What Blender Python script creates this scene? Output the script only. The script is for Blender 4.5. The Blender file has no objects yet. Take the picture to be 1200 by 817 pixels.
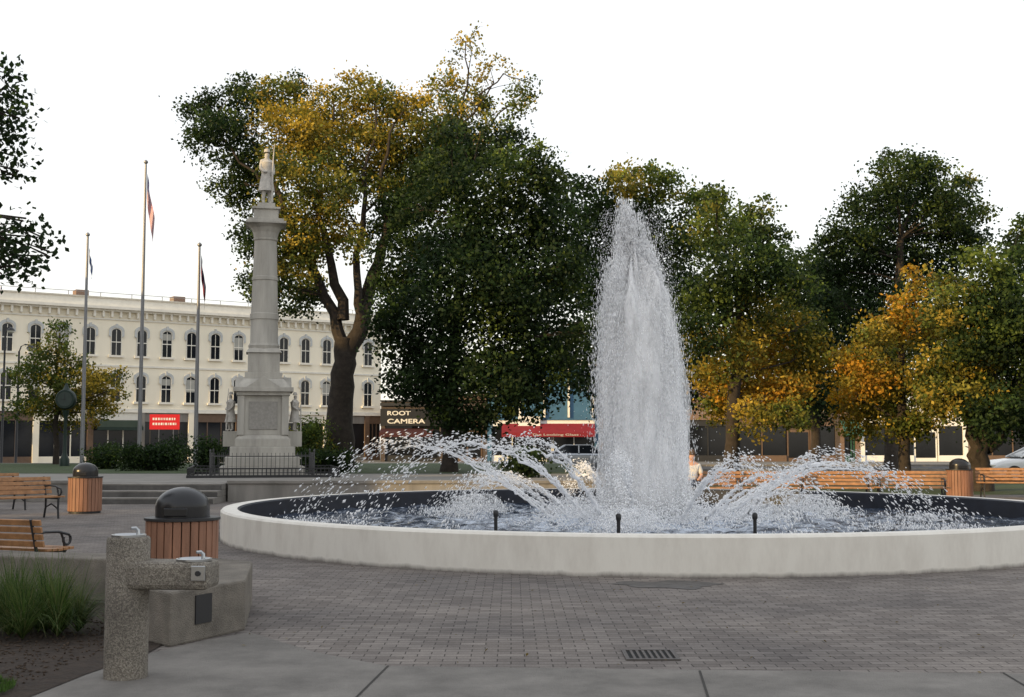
import bpy, math, random
import numpy as np
from math import sin, cos, tan, atan, pi, radians
from mathutils import Vector, Matrix
S = bpy.context.scene
COL = S.collection
random.seed(4)
rng = np.random.default_rng(7)
F = 1427.0; TH = atan(109.5/F); CH = 1.6

def at(px, py, Y):
    h = Y*tan(TH+atan((408.5-py)/F)); d = Y*cos(TH)+h*sin(TH)
    return Vector(((px-600)/F*d, Y, CH+h))
def xg(px, Y, z=0.0):
    return (px-600)/F*(Y*cos(TH)+(z-CH)*sin(TH))
def gp(px, py, z=0.0):
    Y = (z-CH)/tan(TH+atan((408.5-py)/F))
    return (xg(px, Y, z), Y)

# ------------------------------------------------------------ helpers
def tag(o, label=None, cat=None, group=None, kind=None):
    if label: o['label'] = label
    if cat: o['category'] = cat
    if group: o['group'] = group
    if kind: o['kind'] = kind
    return o
def empty(name, loc, rz=0, label=None, cat=None, group=None):
    o = bpy.data.objects.new(name, None); COL.objects.link(o)
    o.location = loc; o.rotation_euler = (0, 0, rz); o.empty_display_size = .1
    return tag(o, label, cat, group)
def copy_tree(o, parent=None):
    c = o.copy(); COL.objects.link(c); c.parent = parent
    for ch in list(o.children): copy_tree(ch, c)
    return c

class MB:
    def __init__(s): s.v = []; s.f = []
    def add(s, vs, fs):
        b = len(s.v); s.v += [tuple(v) for v in vs]; s.f += [tuple(b+i for i in f) for f in fs]
    def box(s, x0, x1, y0, y1, z0, z1, M=None):
        vs = [Vector(p) for p in [(x0,y0,z0),(x1,y0,z0),(x1,y1,z0),(x0,y1,z0),(x0,y0,z1),(x1,y0,z1),(x1,y1,z1),(x0,y1,z1)]]
        if M: vs = [M @ v for v in vs]
        s.add(vs, [(0,3,2,1),(4,5,6,7),(0,1,5,4),(1,2,6,5),(2,3,7,6),(3,0,4,7)]); return s
    def cb(s, cx, cy, z0, z1, wx, wy=None):
        wy = wx if wy is None else wy
        return s.box(cx-wx/2, cx+wx/2, cy-wy/2, cy+wy/2, z0, z1)
    def frus(s, cx, cy, z0, z1, w0, w1):
        a, b = w0/2, w1/2
        s.add([(cx-a,cy-a,z0),(cx+a,cy-a,z0),(cx+a,cy+a,z0),(cx-a,cy+a,z0),(cx-b,cy-b,z1),(cx+b,cy-b,z1),(cx+b,cy+b,z1),(cx-b,cy+b,z1)],
              [(0,3,2,1),(4,5,6,7),(0,1,5,4),(1,2,6,5),(2,3,7,6),(3,0,4,7)]); return s
    def lathe(s, prof, cx=0, cy=0, n=32, caps=True):
        vs = []
        for r, z in prof:
            for i in range(n):
                a = 2*pi*i/n; vs.append((cx+r*cos(a), cy+r*sin(a), z))
        fs = []
        for k in range(len(prof)-1):
            for i in range(n):
                j = (i+1) % n
                fs.append((k*n+i, k*n+j, (k+1)*n+j, (k+1)*n+i))
        if caps:
            fs.append(tuple(range(n))[::-1]); fs.append(tuple((len(prof)-1)*n+i for i in range(n)))
        s.add(vs, fs); return s
    def tube(s, pts, radii, n=8):
        pts = [Vector(p) for p in pts]
        if not hasattr(radii, '__len__'): radii = [radii]*len(pts)
        vs = []
        for i, p in enumerate(pts):
            d = (pts[min(i+1, len(pts)-1)]-pts[max(i-1, 0)]).normalized()
            a = d.cross(Vector((1, .13, .07)) if abs(d.z) > .8 else Vector((0, 0, 1))).normalized(); b = d.cross(a)
            for k in range(n):
                t = 2*pi*k/n; vs.append(p+(a*cos(t)+b*sin(t))*radii[i])
        fs = [(i*n+k, i*n+(k+1) % n, (i+1)*n+(k+1) % n, (i+1)*n+k) for i in range(len(pts)-1) for k in range(n)]
        fs += [tuple(range(n))[::-1], tuple((len(pts)-1)*n+k for k in range(n))]
        s.add(vs, fs); return s
    def prism(s, poly, z0, z1):
        n = len(poly)
        s.add([(x, y, z0) for x, y in poly]+[(x, y, z1) for x, y in poly],
              [tuple(range(n))[::-1], tuple(range(n, 2*n))]+[(i, (i+1) % n, n+(i+1) % n, n+i) for i in range(n)]); return s
    def prism_xz(s, poly, y0, y1):
        n = len(poly)
        s.add([(x, y0, z) for x, z in poly]+[(x, y1, z) for x, z in poly],
              [tuple(range(n)), tuple(range(n, 2*n))[::-1]]+[(i, n+i, n+(i+1) % n, (i+1) % n) for i in range(n)]); return s
    def strip_xz(s, out, inn, y0, y1):
        n = len(out)
        vs = [(x, y0, z) for x, z in out]+[(x, y0, z) for x, z in inn]+[(x, y1, z) for x, z in out]+[(x, y1, z) for x, z in inn]
        fs = []
        for i in range(n-1):
            fs += [(i, i+1, n+i+1, n+i), (i, 2*n+i, 2*n+i+1, i+1), (n+i, n+i+1, 3*n+i+1, 3*n+i)]
        s.add(vs, fs); return s
    def build(s, name, mat, parent=None, smooth=False, bevel=0, loc=None):
        me = bpy.data.meshes.new(name); me.from_pydata(s.v, [], s.f); me.update()
        if mat: me.materials.append(mat)
        o = bpy.data.objects.new(name, me); COL.objects.link(o)
        if parent: o.parent = parent
        if loc: o.location = loc
        if smooth:
            me.polygons.foreach_set('use_smooth', [True]*len(me.polygons))
            try: me.set_sharp_from_angle(angle=radians(40))
            except Exception: pass
        if bevel:
            m = o.modifiers.new('b', 'BEVEL'); m.width = bevel; m.segments = 2; m.limit_method = 'ANGLE'; m.angle_limit = radians(40)
        return o

def raw_mesh(name, V, nv, faces_local, mat, parent=None, col=None, loc=None, smooth=False):
    N = len(V)//nv; fl = np.array(faces_local); k = fl.shape[1]
    idx = (np.arange(N)[:, None, None]*nv+fl[None]).reshape(-1)
    me = bpy.data.meshes.new(name)
    me.vertices.add(len(V)); me.vertices.foreach_set('co', V.astype(np.float32).ravel())
    me.loops.add(len(idx)); me.loops.foreach_set('vertex_index', idx.astype(np.int32))
    nf = len(idx)//k
    me.polygons.add(nf); me.polygons.foreach_set('loop_start', (np.arange(nf)*k).astype(np.int32))
    try: me.polygons.foreach_set('loop_total', np.full(nf, k, dtype=np.int32))
    except Exception: pass
    me.update(calc_edges=True)
    if col is not None:
        at_ = me.attributes.new('col', 'FLOAT_COLOR', 'POINT')
        c = np.ones((len(V), 4), np.float32); c[:, :3] = np.repeat(col, nv, axis=0); at_.data.foreach_set('color', c.ravel())
    me.materials.append(mat)
    if smooth: me.polygons.foreach_set('use_smooth', [True]*nf)
    o = bpy.data.objects.new(name, me); COL.objects.link(o)
    if parent: o.parent = parent
    if loc: o.location = loc
    return o

# ------------------------------------------------------------ materials
MATS = {}
def nodes(name):
    m = bpy.data.materials.new(name); m.use_nodes = True; nt = m.node_tree
    return m, nt, nt.nodes['Principled BSDF'], nt.nodes.new, nt.links.new
def mat(name, c, rough=.7, var=.15, scale=4., bump=.0, bscale=40., metal=0., spec=.4, streak=False):
    if name in MATS: return MATS[name]
    m, nt, P, N, L = nodes(name)
    P.inputs['Roughness'].default_value = rough; P.inputs['Metallic'].default_value = metal
    P.inputs['Specular IOR Level'].default_value = spec
    tc = N('ShaderNodeTexCoord'); src = tc.outputs['Object']
    if streak:
        mp = N('ShaderNodeMapping'); mp.inputs['Scale'].default_value = (1, 1, .15); L(src, mp.inputs[0]); src = mp.outputs[0]
    n = N('ShaderNodeTexNoise'); n.inputs['Scale'].default_value = scale; n.inputs['Detail'].default_value = 6; n.inputs['Roughness'].default_value = .65
    L(src, n.inputs['Vector'])
    r = N('ShaderNodeValToRGB'); r.color_ramp.elements[0].position = .3; r.color_ramp.elements[1].position = .7
    r.color_ramp.elements[0].color = tuple(x*(1-var) for x in c)+(1,); r.color_ramp.elements[1].color = tuple(min(1, x*(1+var)) for x in c)+(1,)
    L(n.outputs['Fac'], r.inputs[0]); L(r.outputs[0], P.inputs['Base Color'])
    if bump:
        n2 = N('ShaderNodeTexNoise'); n2.inputs['Scale'].default_value = bscale; n2.inputs['Detail'].default_value = 4; L(tc.outputs['Object'], n2.inputs['Vector'])
        b = N('ShaderNodeBump'); b.inputs['Strength'].default_value = bump; b.inputs['Distance'].default_value = .02
        L(n2.outputs['Fac'], b.inputs['Height']); L(b.outputs[0], P.inputs['Normal'])
    MATS[name] = m; return m

def paver_mat():
    m, nt, P, N, L = nodes('pavers'); P.inputs['Roughness'].default_value = .85; P.inputs['Specular IOR Level'].default_value = .15
    tc = N('ShaderNodeTexCoord')
    nz = N('ShaderNodeTexNoise'); nz.inputs['Scale'].default_value = 9; nz.inputs['Detail'].default_value = 2; L(tc.outputs['Object'], nz.inputs[0])
    ad = N('ShaderNodeVectorMath'); ad.operation = 'MULTIPLY_ADD'; ad.inputs[1].default_value = (.016, .016, 0); L(nz.outputs['Color'], ad.inputs[0]); L(tc.outputs['Object'], ad.inputs[2])
    br = N('ShaderNodeTexBrick'); L(ad.outputs[0], br.inputs['Vector'])
    for k, v in (('Scale', 1), ('Brick Width', .2), ('Row Height', .105), ('Mortar Size', .0055), ('Mortar Smooth', .5), ('Bias', 0.)): br.inputs[k].default_value = v
    br.inputs['Color1'].default_value = (.150, .133, .123, 1); br.inputs['Color2'].default_value = (.225, .203, .187, 1); br.inputs['Mortar'].default_value = (.062, .055, .051, 1)
    n1 = N('ShaderNodeTexNoise'); n1.inputs['Scale'].default_value = .4; n1.inputs['Detail'].default_value = 8; n1.inputs['Roughness'].default_value = .62; L(tc.outputs['Object'], n1.inputs[0])
    r1 = N('ShaderNodeValToRGB'); r1.color_ramp.elements[0].position = .32; r1.color_ramp.elements[1].position = .68
    r1.color_ramp.elements[0].color = (.62, .62, .64, 1); r1.color_ramp.elements[1].color = (1.2, 1.17, 1.13, 1); L(n1.outputs['Fac'], r1.inputs[0])
    mx = N('ShaderNodeMix'); mx.data_type = 'RGBA'; mx.blend_type = 'MULTIPLY'; mx.inputs['Factor'].default_value = 1
    L(br.outputs['Color'], mx.inputs['A']); L(r1.outputs[0], mx.inputs['B'])
    n3 = N('ShaderNodeTexNoise'); n3.inputs['Scale'].default_value = 120; L(tc.outputs['Object'], n3.inputs[0])
    r3 = N('ShaderNodeValToRGB'); r3.color_ramp.elements[0].position = .35; r3.color_ramp.elements[1].position = .65
    r3.color_ramp.elements[0].color = (.8, .8, .8, 1); r3.color_ramp.elements[1].color = (1.15, 1.15, 1.15, 1); L(n3.outputs['Fac'], r3.inputs[0])
    m2 = N('ShaderNodeMix'); m2.data_type = 'RGBA'; m2.blend_type = 'MULTIPLY'; m2.inputs['Factor'].default_value = 1
    L(mx.outputs['Result'], m2.inputs['A']); L(r3.outputs[0], m2.inputs['B']); L(m2.outputs['Result'], P.inputs['Base Color'])
    b = N('ShaderNodeBump'); b.inputs['Strength'].default_value = .6; b.inputs['Distance'].default_value = .01; b.invert = True
    L(br.outputs['Fac'], b.inputs['Height']); L(b.outputs[0], P.inputs['Normal'])
    return m
def aggregate_mat():
    m, nt, P, N, L = nodes('exposed_aggregate'); P.inputs['Roughness'].default_value = .85
    tc = N('ShaderNodeTexCoord'); v = N('ShaderNodeTexVoronoi'); v.inputs['Scale'].default_value = 130; L(tc.outputs['Object'], v.inputs['Vector'])
    r = N('ShaderNodeValToRGB'); e = r.color_ramp.elements
    e[0].color = (.10, .085, .07, 1); e[1].color = (.29, .26, .215, 1); e.new(.5).color = (.18, .158, .13, 1)
    sp = N('ShaderNodeSeparateColor'); L(v.outputs['Color'], sp.inputs[0]); L(sp.outputs[0], r.inputs[0])
    n = N('ShaderNodeTexNoise'); n.inputs['Scale'].default_value = 3; n.inputs['Detail'].default_value = 6; L(tc.outputs['Object'], n.inputs[0])
    r2 = N('ShaderNodeValToRGB'); r2.color_ramp.elements[0].position = .3; r2.color_ramp.elements[1].position = .7; r2.color_ramp.elements[0].color = (.6, .6, .6, 1); r2.color_ramp.elements[1].color = (1.1, 1.1, 1.1, 1); L(n.outputs['Fac'], r2.inputs[0])
    mx = N('ShaderNodeMix'); mx.data_type = 'RGBA'; mx.blend_type = 'MULTIPLY'; mx.inputs['Factor'].default_value = 1
    L(r.outputs[0], mx.inputs['A']); L(r2.outputs[0], mx.inputs['B']); L(mx.outputs['Result'], P.inputs['Base Color'])
    b = N('ShaderNodeBump'); b.inputs['Strength'].default_value = .7; b.inputs['Distance'].default_value = .005; L(v.outputs['Distance'], b.inputs['Height']); L(b.outputs[0], P.inputs['Normal'])
    return m
def leaf_mat():
    m, nt, P, N, L = nodes('leaves'); out = nt.nodes['Material Output']
    a = N('ShaderNodeAttribute'); a.attribute_name = 'col'
    P.inputs['Roughness'].default_value = .6; P.inputs['Specular IOR Level'].default_value = .15
    L(a.outputs['Color'], P.inputs['Base Color'])
    t = N('ShaderNodeBsdfTranslucent'); hs = N('ShaderNodeHueSaturation'); hs.inputs['Value'].default_value = 1.6; hs.inputs['Saturation'].default_value = 1.08
    L(a.outputs['Color'], hs.inputs['Color']); L(hs.outputs[0], t.inputs[0])
    mx = N('ShaderNodeMixShader'); mx.inputs[0].default_value = .3; L(P.outputs[0], mx.inputs[1]); L(t.outputs[0], mx.inputs[2]); L(mx.outputs[0], out.inputs[0])
    return m
def water_mat():
    m, nt, P, N, L = nodes('pool_water'); P.inputs['Roughness'].default_value = .1; P.inputs['IOR'].default_value = 1.33
    tc = N('ShaderNodeTexCoord')
    n = N('ShaderNodeTexNoise'); n.inputs['Scale'].default_value = 2.8; n.inputs['Detail'].default_value = 10; n.inputs['Roughness'].default_value = .78; L(tc.outputs['Object'], n.inputs[0])
    ln = N('ShaderNodeVectorMath'); ln.operation = 'LENGTH'; L(tc.outputs['Object'], ln.inputs[0])
    mr = N('ShaderNodeMapRange'); mr.inputs['From Min'].default_value = 1.; mr.inputs['From Max'].default_value = 7.; mr.inputs['To Min'].default_value = .14; mr.inputs['To Max'].default_value = -.07; L(ln.outputs['Value'], mr.inputs[0])
    ad = N('ShaderNodeMath'); ad.operation = 'ADD'; L(n.outputs['Fac'], ad.inputs[0]); L(mr.outputs[0], ad.inputs[1])
    r = N('ShaderNodeValToRGB'); r.color_ramp.elements[0].position = .48; r.color_ramp.elements[1].position = .66
    r.color_ramp.elements[0].color = (.012, .024, .05, 1); r.color_ramp.elements[1].color = (.66, .72, .82, 1); L(ad.outputs[0], r.inputs[0]); L(r.outputs[0], P.inputs['Base Color'])
    b = N('ShaderNodeBump'); b.inputs['Strength'].default_value = 1; b.inputs['Distance'].default_value = .3
    n2 = N('ShaderNodeTexNoise'); n2.inputs['Scale'].default_value = 4; n2.inputs['Detail'].default_value = 5; n2.inputs['Roughness'].default_value = .6; L(tc.outputs['Object'], n2.inputs[0])
    L(n2.outputs['Fac'], b.inputs['Height']); L(b.outputs[0], P.inputs['Normal'])
    return m
WH = (.995, .995, 1.0, 1)
def foam_mat():
    m, nt, P, N, L = nodes('water_droplets'); out = nt.nodes['Material Output']
    d = N('ShaderNodeBsdfDiffuse'); d.inputs[0].default_value = WH
    t = N('ShaderNodeBsdfTranslucent'); t.inputs[0].default_value = WH
    mx = N('ShaderNodeMixShader'); mx.inputs[0].default_value = .5; L(d.outputs[0], mx.inputs[1]); L(t.outputs[0], mx.inputs[2]); L(mx.outputs[0], out.inputs[0])
    return m
def sheet_mat(name, zs, lo, hi, amin, amax, scale=5.):
    m, nt, P, N, L = nodes(name); out = nt.nodes['Material Output']
    d = N('ShaderNodeBsdfDiffuse'); d.inputs[0].default_value = WH
    t = N('ShaderNodeBsdfTranslucent'); t.inputs[0].default_value = WH
    mx = N('ShaderNodeMixShader'); mx.inputs[0].default_value = .35; L(d.outputs[0], mx.inputs[1]); L(t.outputs[0], mx.inputs[2])
    tc = N('ShaderNodeTexCoord'); mp = N('ShaderNodeMapping'); mp.inputs['Scale'].default_value = (1, 1, zs); L(tc.outputs['Object'], mp.inputs[0])
    n = N('ShaderNodeTexNoise'); n.inputs['Scale'].default_value = scale; n.inputs['Detail'].default_value = 8; n.inputs['Roughness'].default_value = .7; L(mp.outputs[0], n.inputs[0])
    r = N('ShaderNodeMapRange'); r.inputs['From Min'].default_value = lo; r.inputs['From Max'].default_value = hi; r.inputs['To Min'].default_value = amin; r.inputs['To Max'].default_value = amax; L(n.outputs['Fac'], r.inputs[0])
    tr = N('ShaderNodeBsdfTransparent'); m2 = N('ShaderNodeMixShader'); L(r.outputs[0], m2.inputs[0]); L(tr.outputs[0], m2.inputs[1]); L(mx.outputs[0], m2.inputs[2]); L(m2.outputs[0], out.inputs[0])
    return m
def brick_mat(name, c1, c2, mo):
    m, nt, P, N, L = nodes(name); P.inputs['Roughness'].default_value = .85
    tc = N('ShaderNodeTexCoord'); mp = N('ShaderNodeMapping'); mp.inputs['Rotation'].default_value = (radians(90), 0, 0); L(tc.outputs['Object'], mp.inputs[0])
    br = N('ShaderNodeTexBrick'); L(mp.outputs[0], br.inputs['Vector'])
    for k, v in (('Scale', 1), ('Brick Width', .3), ('Row Height', .1), ('Mortar Size', .012)): br.inputs[k].default_value = v
    br.inputs['Color1'].default_value = c1+(1,); br.inputs['Color2'].default_value = c2+(1,); br.inputs['Mortar'].default_value = mo+(1,)
    L(br.outputs[0], P.inputs['Base Color']); return m
def paint_wall_mat():
    m, nt, P, N, L = nodes('rim_paint'); P.inputs['Roughness'].default_value = .65; P.inputs['Specular IOR Level'].default_value = .2
    tc = N('ShaderNodeTexCoord'); mp = N('ShaderNodeMapping'); mp.inputs['Scale'].default_value = (1.6, 1.6, .5); L(tc.outputs['Object'], mp.inputs[0])
    n = N('ShaderNodeTexNoise'); n.inputs['Scale'].default_value = 2.2; n.inputs['Detail'].default_value = 8; n.inputs['Roughness'].default_value = .7; L(mp.outputs[0], n.inputs[0])
    r = N('ShaderNodeValToRGB'); r.color_ramp.elements[0].position = .3; r.color_ramp.elements[1].position = .58
    r.color_ramp.elements[0].color = (.62, .58, .52, 1); r.color_ramp.elements[1].color = (.73, .695, .63, 1); L(n.outputs['Fac'], r.inputs[0])
    sx = N('ShaderNodeSeparateXYZ'); L(tc.outputs['Object'], sx.inputs[0])
    ad = N('ShaderNodeMath'); ad.operation = 'MULTIPLY_ADD'; ad.inputs[1].default_value = .13; L(n.outputs['Fac'], ad.inputs[0])
    ng = N('ShaderNodeMath'); ng.operation = 'MULTIPLY'; ng.inputs[1].default_value = -1; L(sx.outputs['Z'], ng.inputs[0]); L(ng.outputs[0], ad.inputs[2])
    mr = N('ShaderNodeMapRange'); mr.inputs['From Min'].default_value = 0; mr.inputs['From Max'].default_value = .06; L(ad.outputs[0], mr.inputs[0])
    mx = N('ShaderNodeMix'); mx.data_type = 'RGBA'; L(mr.outputs[0], mx.inputs['Factor']); L(r.outputs[0], mx.inputs['A']); mx.inputs['B'].default_value = (.22, .2, .18, 1)
    v = N('ShaderNodeTexNoise'); v.inputs['Scale'].default_value = 9; v.inputs['Detail'].default_value = 10; v.inputs['Roughness'].default_value = .8; L(tc.outputs['Object'], v.inputs[0])
    cr = N('ShaderNodeMapRange'); cr.inputs['From Min'].default_value = .65; cr.inputs['From Max'].default_value = .70; cr.inputs['To Min'].default_value = 0; cr.inputs['To Max'].default_value = .5; L(v.outputs['Fac'], cr.inputs[0])
    m2 = N('ShaderNodeMix'); m2.data_type = 'RGBA'; L(cr.outputs[0], m2.inputs['Factor']); L(mx.outputs['Result'], m2.inputs['A']); m2.inputs['B'].default_value = (.32, .28, .24, 1)
    L(m2.outputs['Result'], P.inputs['Base Color']); return m
def vcol_mat(name, rough=.7):
    m, nt, P, N, L = nodes(name); P.inputs['Roughness'].default_value = rough
    a = N('ShaderNodeAttribute'); a.attribute_name = 'col'; L(a.outputs['Color'], P.inputs['Base Color']); return m

M_PAVE = paver_mat(); M_AGG = aggregate_mat(); M_LEAF = leaf_mat(); M_WATER = water_mat(); M_FOAM = foam_mat(); M_RIM = paint_wall_mat()
M_CONC = mat('concrete', (.205, .19, .17), .85, .3, 1.6, .4, 70)
M_PATH = mat('path_concrete', (.165, .152, .137), .88, .38, 1.3, .5, 80)
M_CONC2 = mat('terrace_concrete', (.22, .205, .185), .85, .25, 2., .3, 50, streak=True)
M_ASPH = mat('asphalt', (.06, .06, .062), .9, .2, .6)
M_SOIL = mat('soil', (.035, .024, .017), .95, .45, 9, 1., 30)
M_GRASS = mat('lawn', (.04, .062, .018), .9, .35, 3, .8, 60)
M_BARK = mat('bark', (.036, .028, .022), .95, .45, 5, 1., 14)
M_IRON = mat('black_iron', (.02, .02, .022), .45, .1, 5)
M_STEEL = mat('steel', (.40, .41, .42), .28, .08, 8, metal=1.)
M_WOOD = mat('bench_wood', (.30, .15, .065), .55, .35, 9, .2, 60)
M_BIN = mat('bin_wood', (.235, .115, .07), .6, .3, 9, .2, 60, streak=True)
M_DOME = mat('bin_dome_black', (.012, .012, .014), .28, .1, 3)
M_STONE = mat('monument_stone', (.37, .35, .31), .85, .25, 2.5, .3, 30, streak=True)
M_STAT = mat('statue_stone', (.45, .425, .385), .8, .25, 6, .3, 30)
M_NAVY = mat('pool_lining_navy', (.015, .018, .028), .5, .3, 4)
M_POLE = mat('pole_metal', (.24, .24, .25), .4, .08, 3, metal=.3)
M_GLASS = mat('dark_glass', (.012, .014, .018), .08, .2, 1, spec=.3)
M_CREAM = mat('cream_masonry', (.90, .82, .66), .85, .05, .8, streak=True)
M_TRIM = mat('pale_trim', (.80, .76, .67), .7, .08, 2)
M_HOOD = mat('grey_hood_moulding', (.52, .53, .52), .7, .1, 2)
M_WHITE = mat('white_paint', (.78, .77, .74), .6, .06, 2)
M_RED = mat('red_canvas', (.20, .012, .02), .8, .12, 3)
M_DRED = mat('dark_red_canvas', (.05, .012, .012), .8, .12, 3)
M_BLUE = mat('blue_panel', (.05, .13, .22), .5, .12, 2)
M_GREEN = mat('green_canvas', (.03, .10, .07), .7, .1, 3)
M_DGREEN = mat('dark_green_paint', (.010, .025, .018), .5, .1, 3)
M_BR1 = brick_mat('brown_brick', (.16, .085, .055), (.2, .115, .075), (.22, .2, .18))
M_BR2 = brick_mat('dark_brick', (.06, .042, .035), (.085, .058, .046), (.11, .1, .09))

# ------------------------------------------------------------ world, sun, camera
w = bpy.data.worlds.new('World'); S.world = w; w.use_nodes = True
nt = w.node_tree; nt.nodes.clear(); N = nt.nodes.new; L = nt.links.new
sky = N('ShaderNodeTexSky'); sky.sky_type = 'NISHITA'; sky.sun_disc = False
SUN_EL = radians(13); sd = Vector((-.8, -.6, 0)).normalized()
sky.sun_elevation = SUN_EL; sky.sun_rotation = math.atan2(sd.x, sd.y)
b1 = N('ShaderNodeBackground'); b1.inputs[1].default_value = .05; L(sky.outputs[0], b1.inputs[0])
tc = N('ShaderNodeTexCoord'); sp = N('ShaderNodeSeparateXYZ'); L(tc.outputs['Generated'], sp.inputs[0])
rp = N('ShaderNodeValToRGB'); e = rp.color_ramp.elements
e[0].position = 0; e[0].color = (1, .94, .86, 1); e[1].position = .5; e[1].color = (.94, .965, 1, 1); e.new(.18).color = (1, .98, .945, 1)
L(sp.outputs['Z'], rp.inputs[0])
b2 = N('ShaderNodeBackground'); b2.inputs[1].default_value = 1.0; L(rp.outputs[0], b2.inputs[0])
ad = N('ShaderNodeAddShader'); L(b1.outputs[0], ad.inputs[0]); L(b2.outputs[0], ad.inputs[1])
wo = N('ShaderNodeOutputWorld'); L(ad.outputs[0], wo.inputs[0])
sl = bpy.data.lights.new('sun', 'SUN'); sl.energy = 5; sl.angle = radians(.5); sl.color = (1, .70, .32)
so = bpy.data.objects.new('sun', sl); COL.objects.link(so)
tosun = Vector((sd.x*cos(SUN_EL), sd.y*cos(SUN_EL), sin(SUN_EL)))
so.rotation_euler = tosun.to_track_quat('Z', 'Y').to_euler()
cam = bpy.data.cameras.new('camera'); cam.sensor_width = 36; cam.lens = 36*F/1200; cam.clip_end = 3000
co = bpy.data.objects.new('camera', cam); COL.objects.link(co); co.location = (0, 0, CH); co.rotation_euler = (pi/2+TH, 0, 0)
S.camera = co
S.view_settings.view_transform = 'Standard'
try: S.view_settings.look = 'None'
except Exception: pass
S.view_settings.exposure = 0

# ------------------------------------------------------------ ground
def sheet(name, poly, z, m):
    b = MB(); b.add([(x, y, z) for x, y in poly], [tuple(range(len(poly)))])
    return tag(b.build(name, m), kind='structure')
CX, CY, R = 2.4, 21.9, 7.4
sheet('ground', [(-1500, -300), (1500, -300), (1500, 2500), (-1500, 2500)], 0, mat('far_ground', (.16, .155, .145), .9, .15, .2))
sheet('plaza', [(-45, -12), (45, -12), (45, 37), (-45, 37)], .004, M_PAVE)
sheet('lawn', [(5, 37.2), (60, 37.2), (60, 62), (5, 62)], .006, M_GRASS)
sheet('road', [(-120, 67), (120, 67), (120, 80), (-120, 80)], .005, M_ASPH)
P1 = gp(292, 742); P2 = gp(370, 766); P3 = gp(455, 782); P4 = gp(1200, 791)
sheet('concrete_path', [(-3.02, 7.69), (-2.92, 8.5), (-2.75, 9.3), (-2.5, 9.9), P1, P2, P3, P4, (8, 8.2), (8, -6), (-3.1, -6)], .009, M_PATH)
sheet('planting_bed', [(-2.75, 9.9), (-2.75, 9.3), (-2.92, 8.5), (-3.02, 7.69), (-3.1, -6), (-14, -6), (-14, 13.5), (-6, 13.2), (-3.6, 12)], .013, M_SOIL)
for a, b_ in ((gp(455, 782), (xg(400, 7.4), 7.2)), (gp(820, 788), (xg(832, 7.3), 7.1)), (gp(1175, 790), (xg(1230, 7.6), 7.4))):
    dx, dy = b_[0]-a[0], b_[1]-a[1]; l = math.hypot(dx, dy); nx, ny = -dy/l*.008, dx/l*.008
    k = 3
    sheet('path_joint', [(a[0]-nx, a[1]-ny), (b_[0]+dx*k-nx, b_[1]+dy*k-ny), (b_[0]+dx*k+nx, b_[1]+dy*k+ny), (a[0]+nx, a[1]+ny)], .013, mat('joint', (.035, .032, .028), .9))
dpx, dpy = xg(784, 13.8), 13.8
sheet('damp_patch', [(dpx+.56*cos(t)*(1+.2*sin(3*t)+.07*sin(11*t)), dpy+.36*sin(t)*(1+.25*cos(5*t)+.1*sin(9*t))) for t in np.linspace(0, 2*pi, 60)[:-1]], .0085, mat('damp_paving', (.062, .056, .052), .6, .5, 9))
b = MB(); b.box(-120, 120, 66.7, 67, 0, .13); tag(b.build('kerb', M_CONC), kind='structure')
b = MB(); b.box(-120, 120, 80, 80.3, 0, .13); tag(b.build('kerb', M_CONC), kind='structure')
for i in range(14):
    sheet('road_marking', [(-50+i*8, 73.4), (-47+i*8, 73.4), (-47+i*8, 73.55), (-50+i*8, 73.55)], .010, mat('road_paint', (.6, .5, .15), .7))
TZ = .5
TXR = 3.2
b = MB(); b.prism([(-60, 33.2), (TXR, 33.2), (TXR, 64), (-60, 64)], 0, TZ); tag(b.build('terrace', mat('terrace_paving', (.21, .195, .175), .85, .2, 1.)), kind='structure')
sheet('terrace_lawn', [(-59, 42.5), (TXR-.3, 42.5), (TXR-.3, 63), (-59, 63)], TZ+.005, M_GRASS)
xs0, xs1 = xg(118, 32.5), xg(252, 32.5)
def rwall(x0, x1, label):
    t = empty('retaining_wall', ((x0+x1)/2, 33.0, 0), 0, label, 'low wall')
    h = (x1-x0)/2
    b = MB(); b.box(-h, h, -.17, .19, 0, TZ-.02); b.build('wall_body', M_CONC2, t, bevel=.01)
    b = MB(); b.box(-h-.02, h+.02, -.21, .25, TZ-.02, TZ+.07); b.build('coping', M_CONC, t, bevel=.015)
rwall(xs1+.25, TXR-.2, 'low grey concrete retaining wall between the steps and the fountain jet')
rwall(-40, xs0-.25, 'low grey concrete retaining wall left of the steps')
t = empty('steps', ((xs0+xs1)/2, 31.5, 0), 0, 'three broad grey concrete steps up to the monument terrace', 'steps')
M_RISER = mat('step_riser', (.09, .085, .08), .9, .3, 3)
for i in range(3):
    b = MB(); h = (xs1-xs0)/2+.2; b.box(-h, h, .0+i*.45, 1.68, i*.165+.001, (i+1)*.165); s_ = b.build('step', M_CONC, t, bevel=.012)
    b = MB(); b.box(-h+.01, h-.01, i*.45-.004, i*.45-.001, i*.165+.002, (i+1)*.165-.035); b.build('riser', M_RISER, s_)

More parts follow.
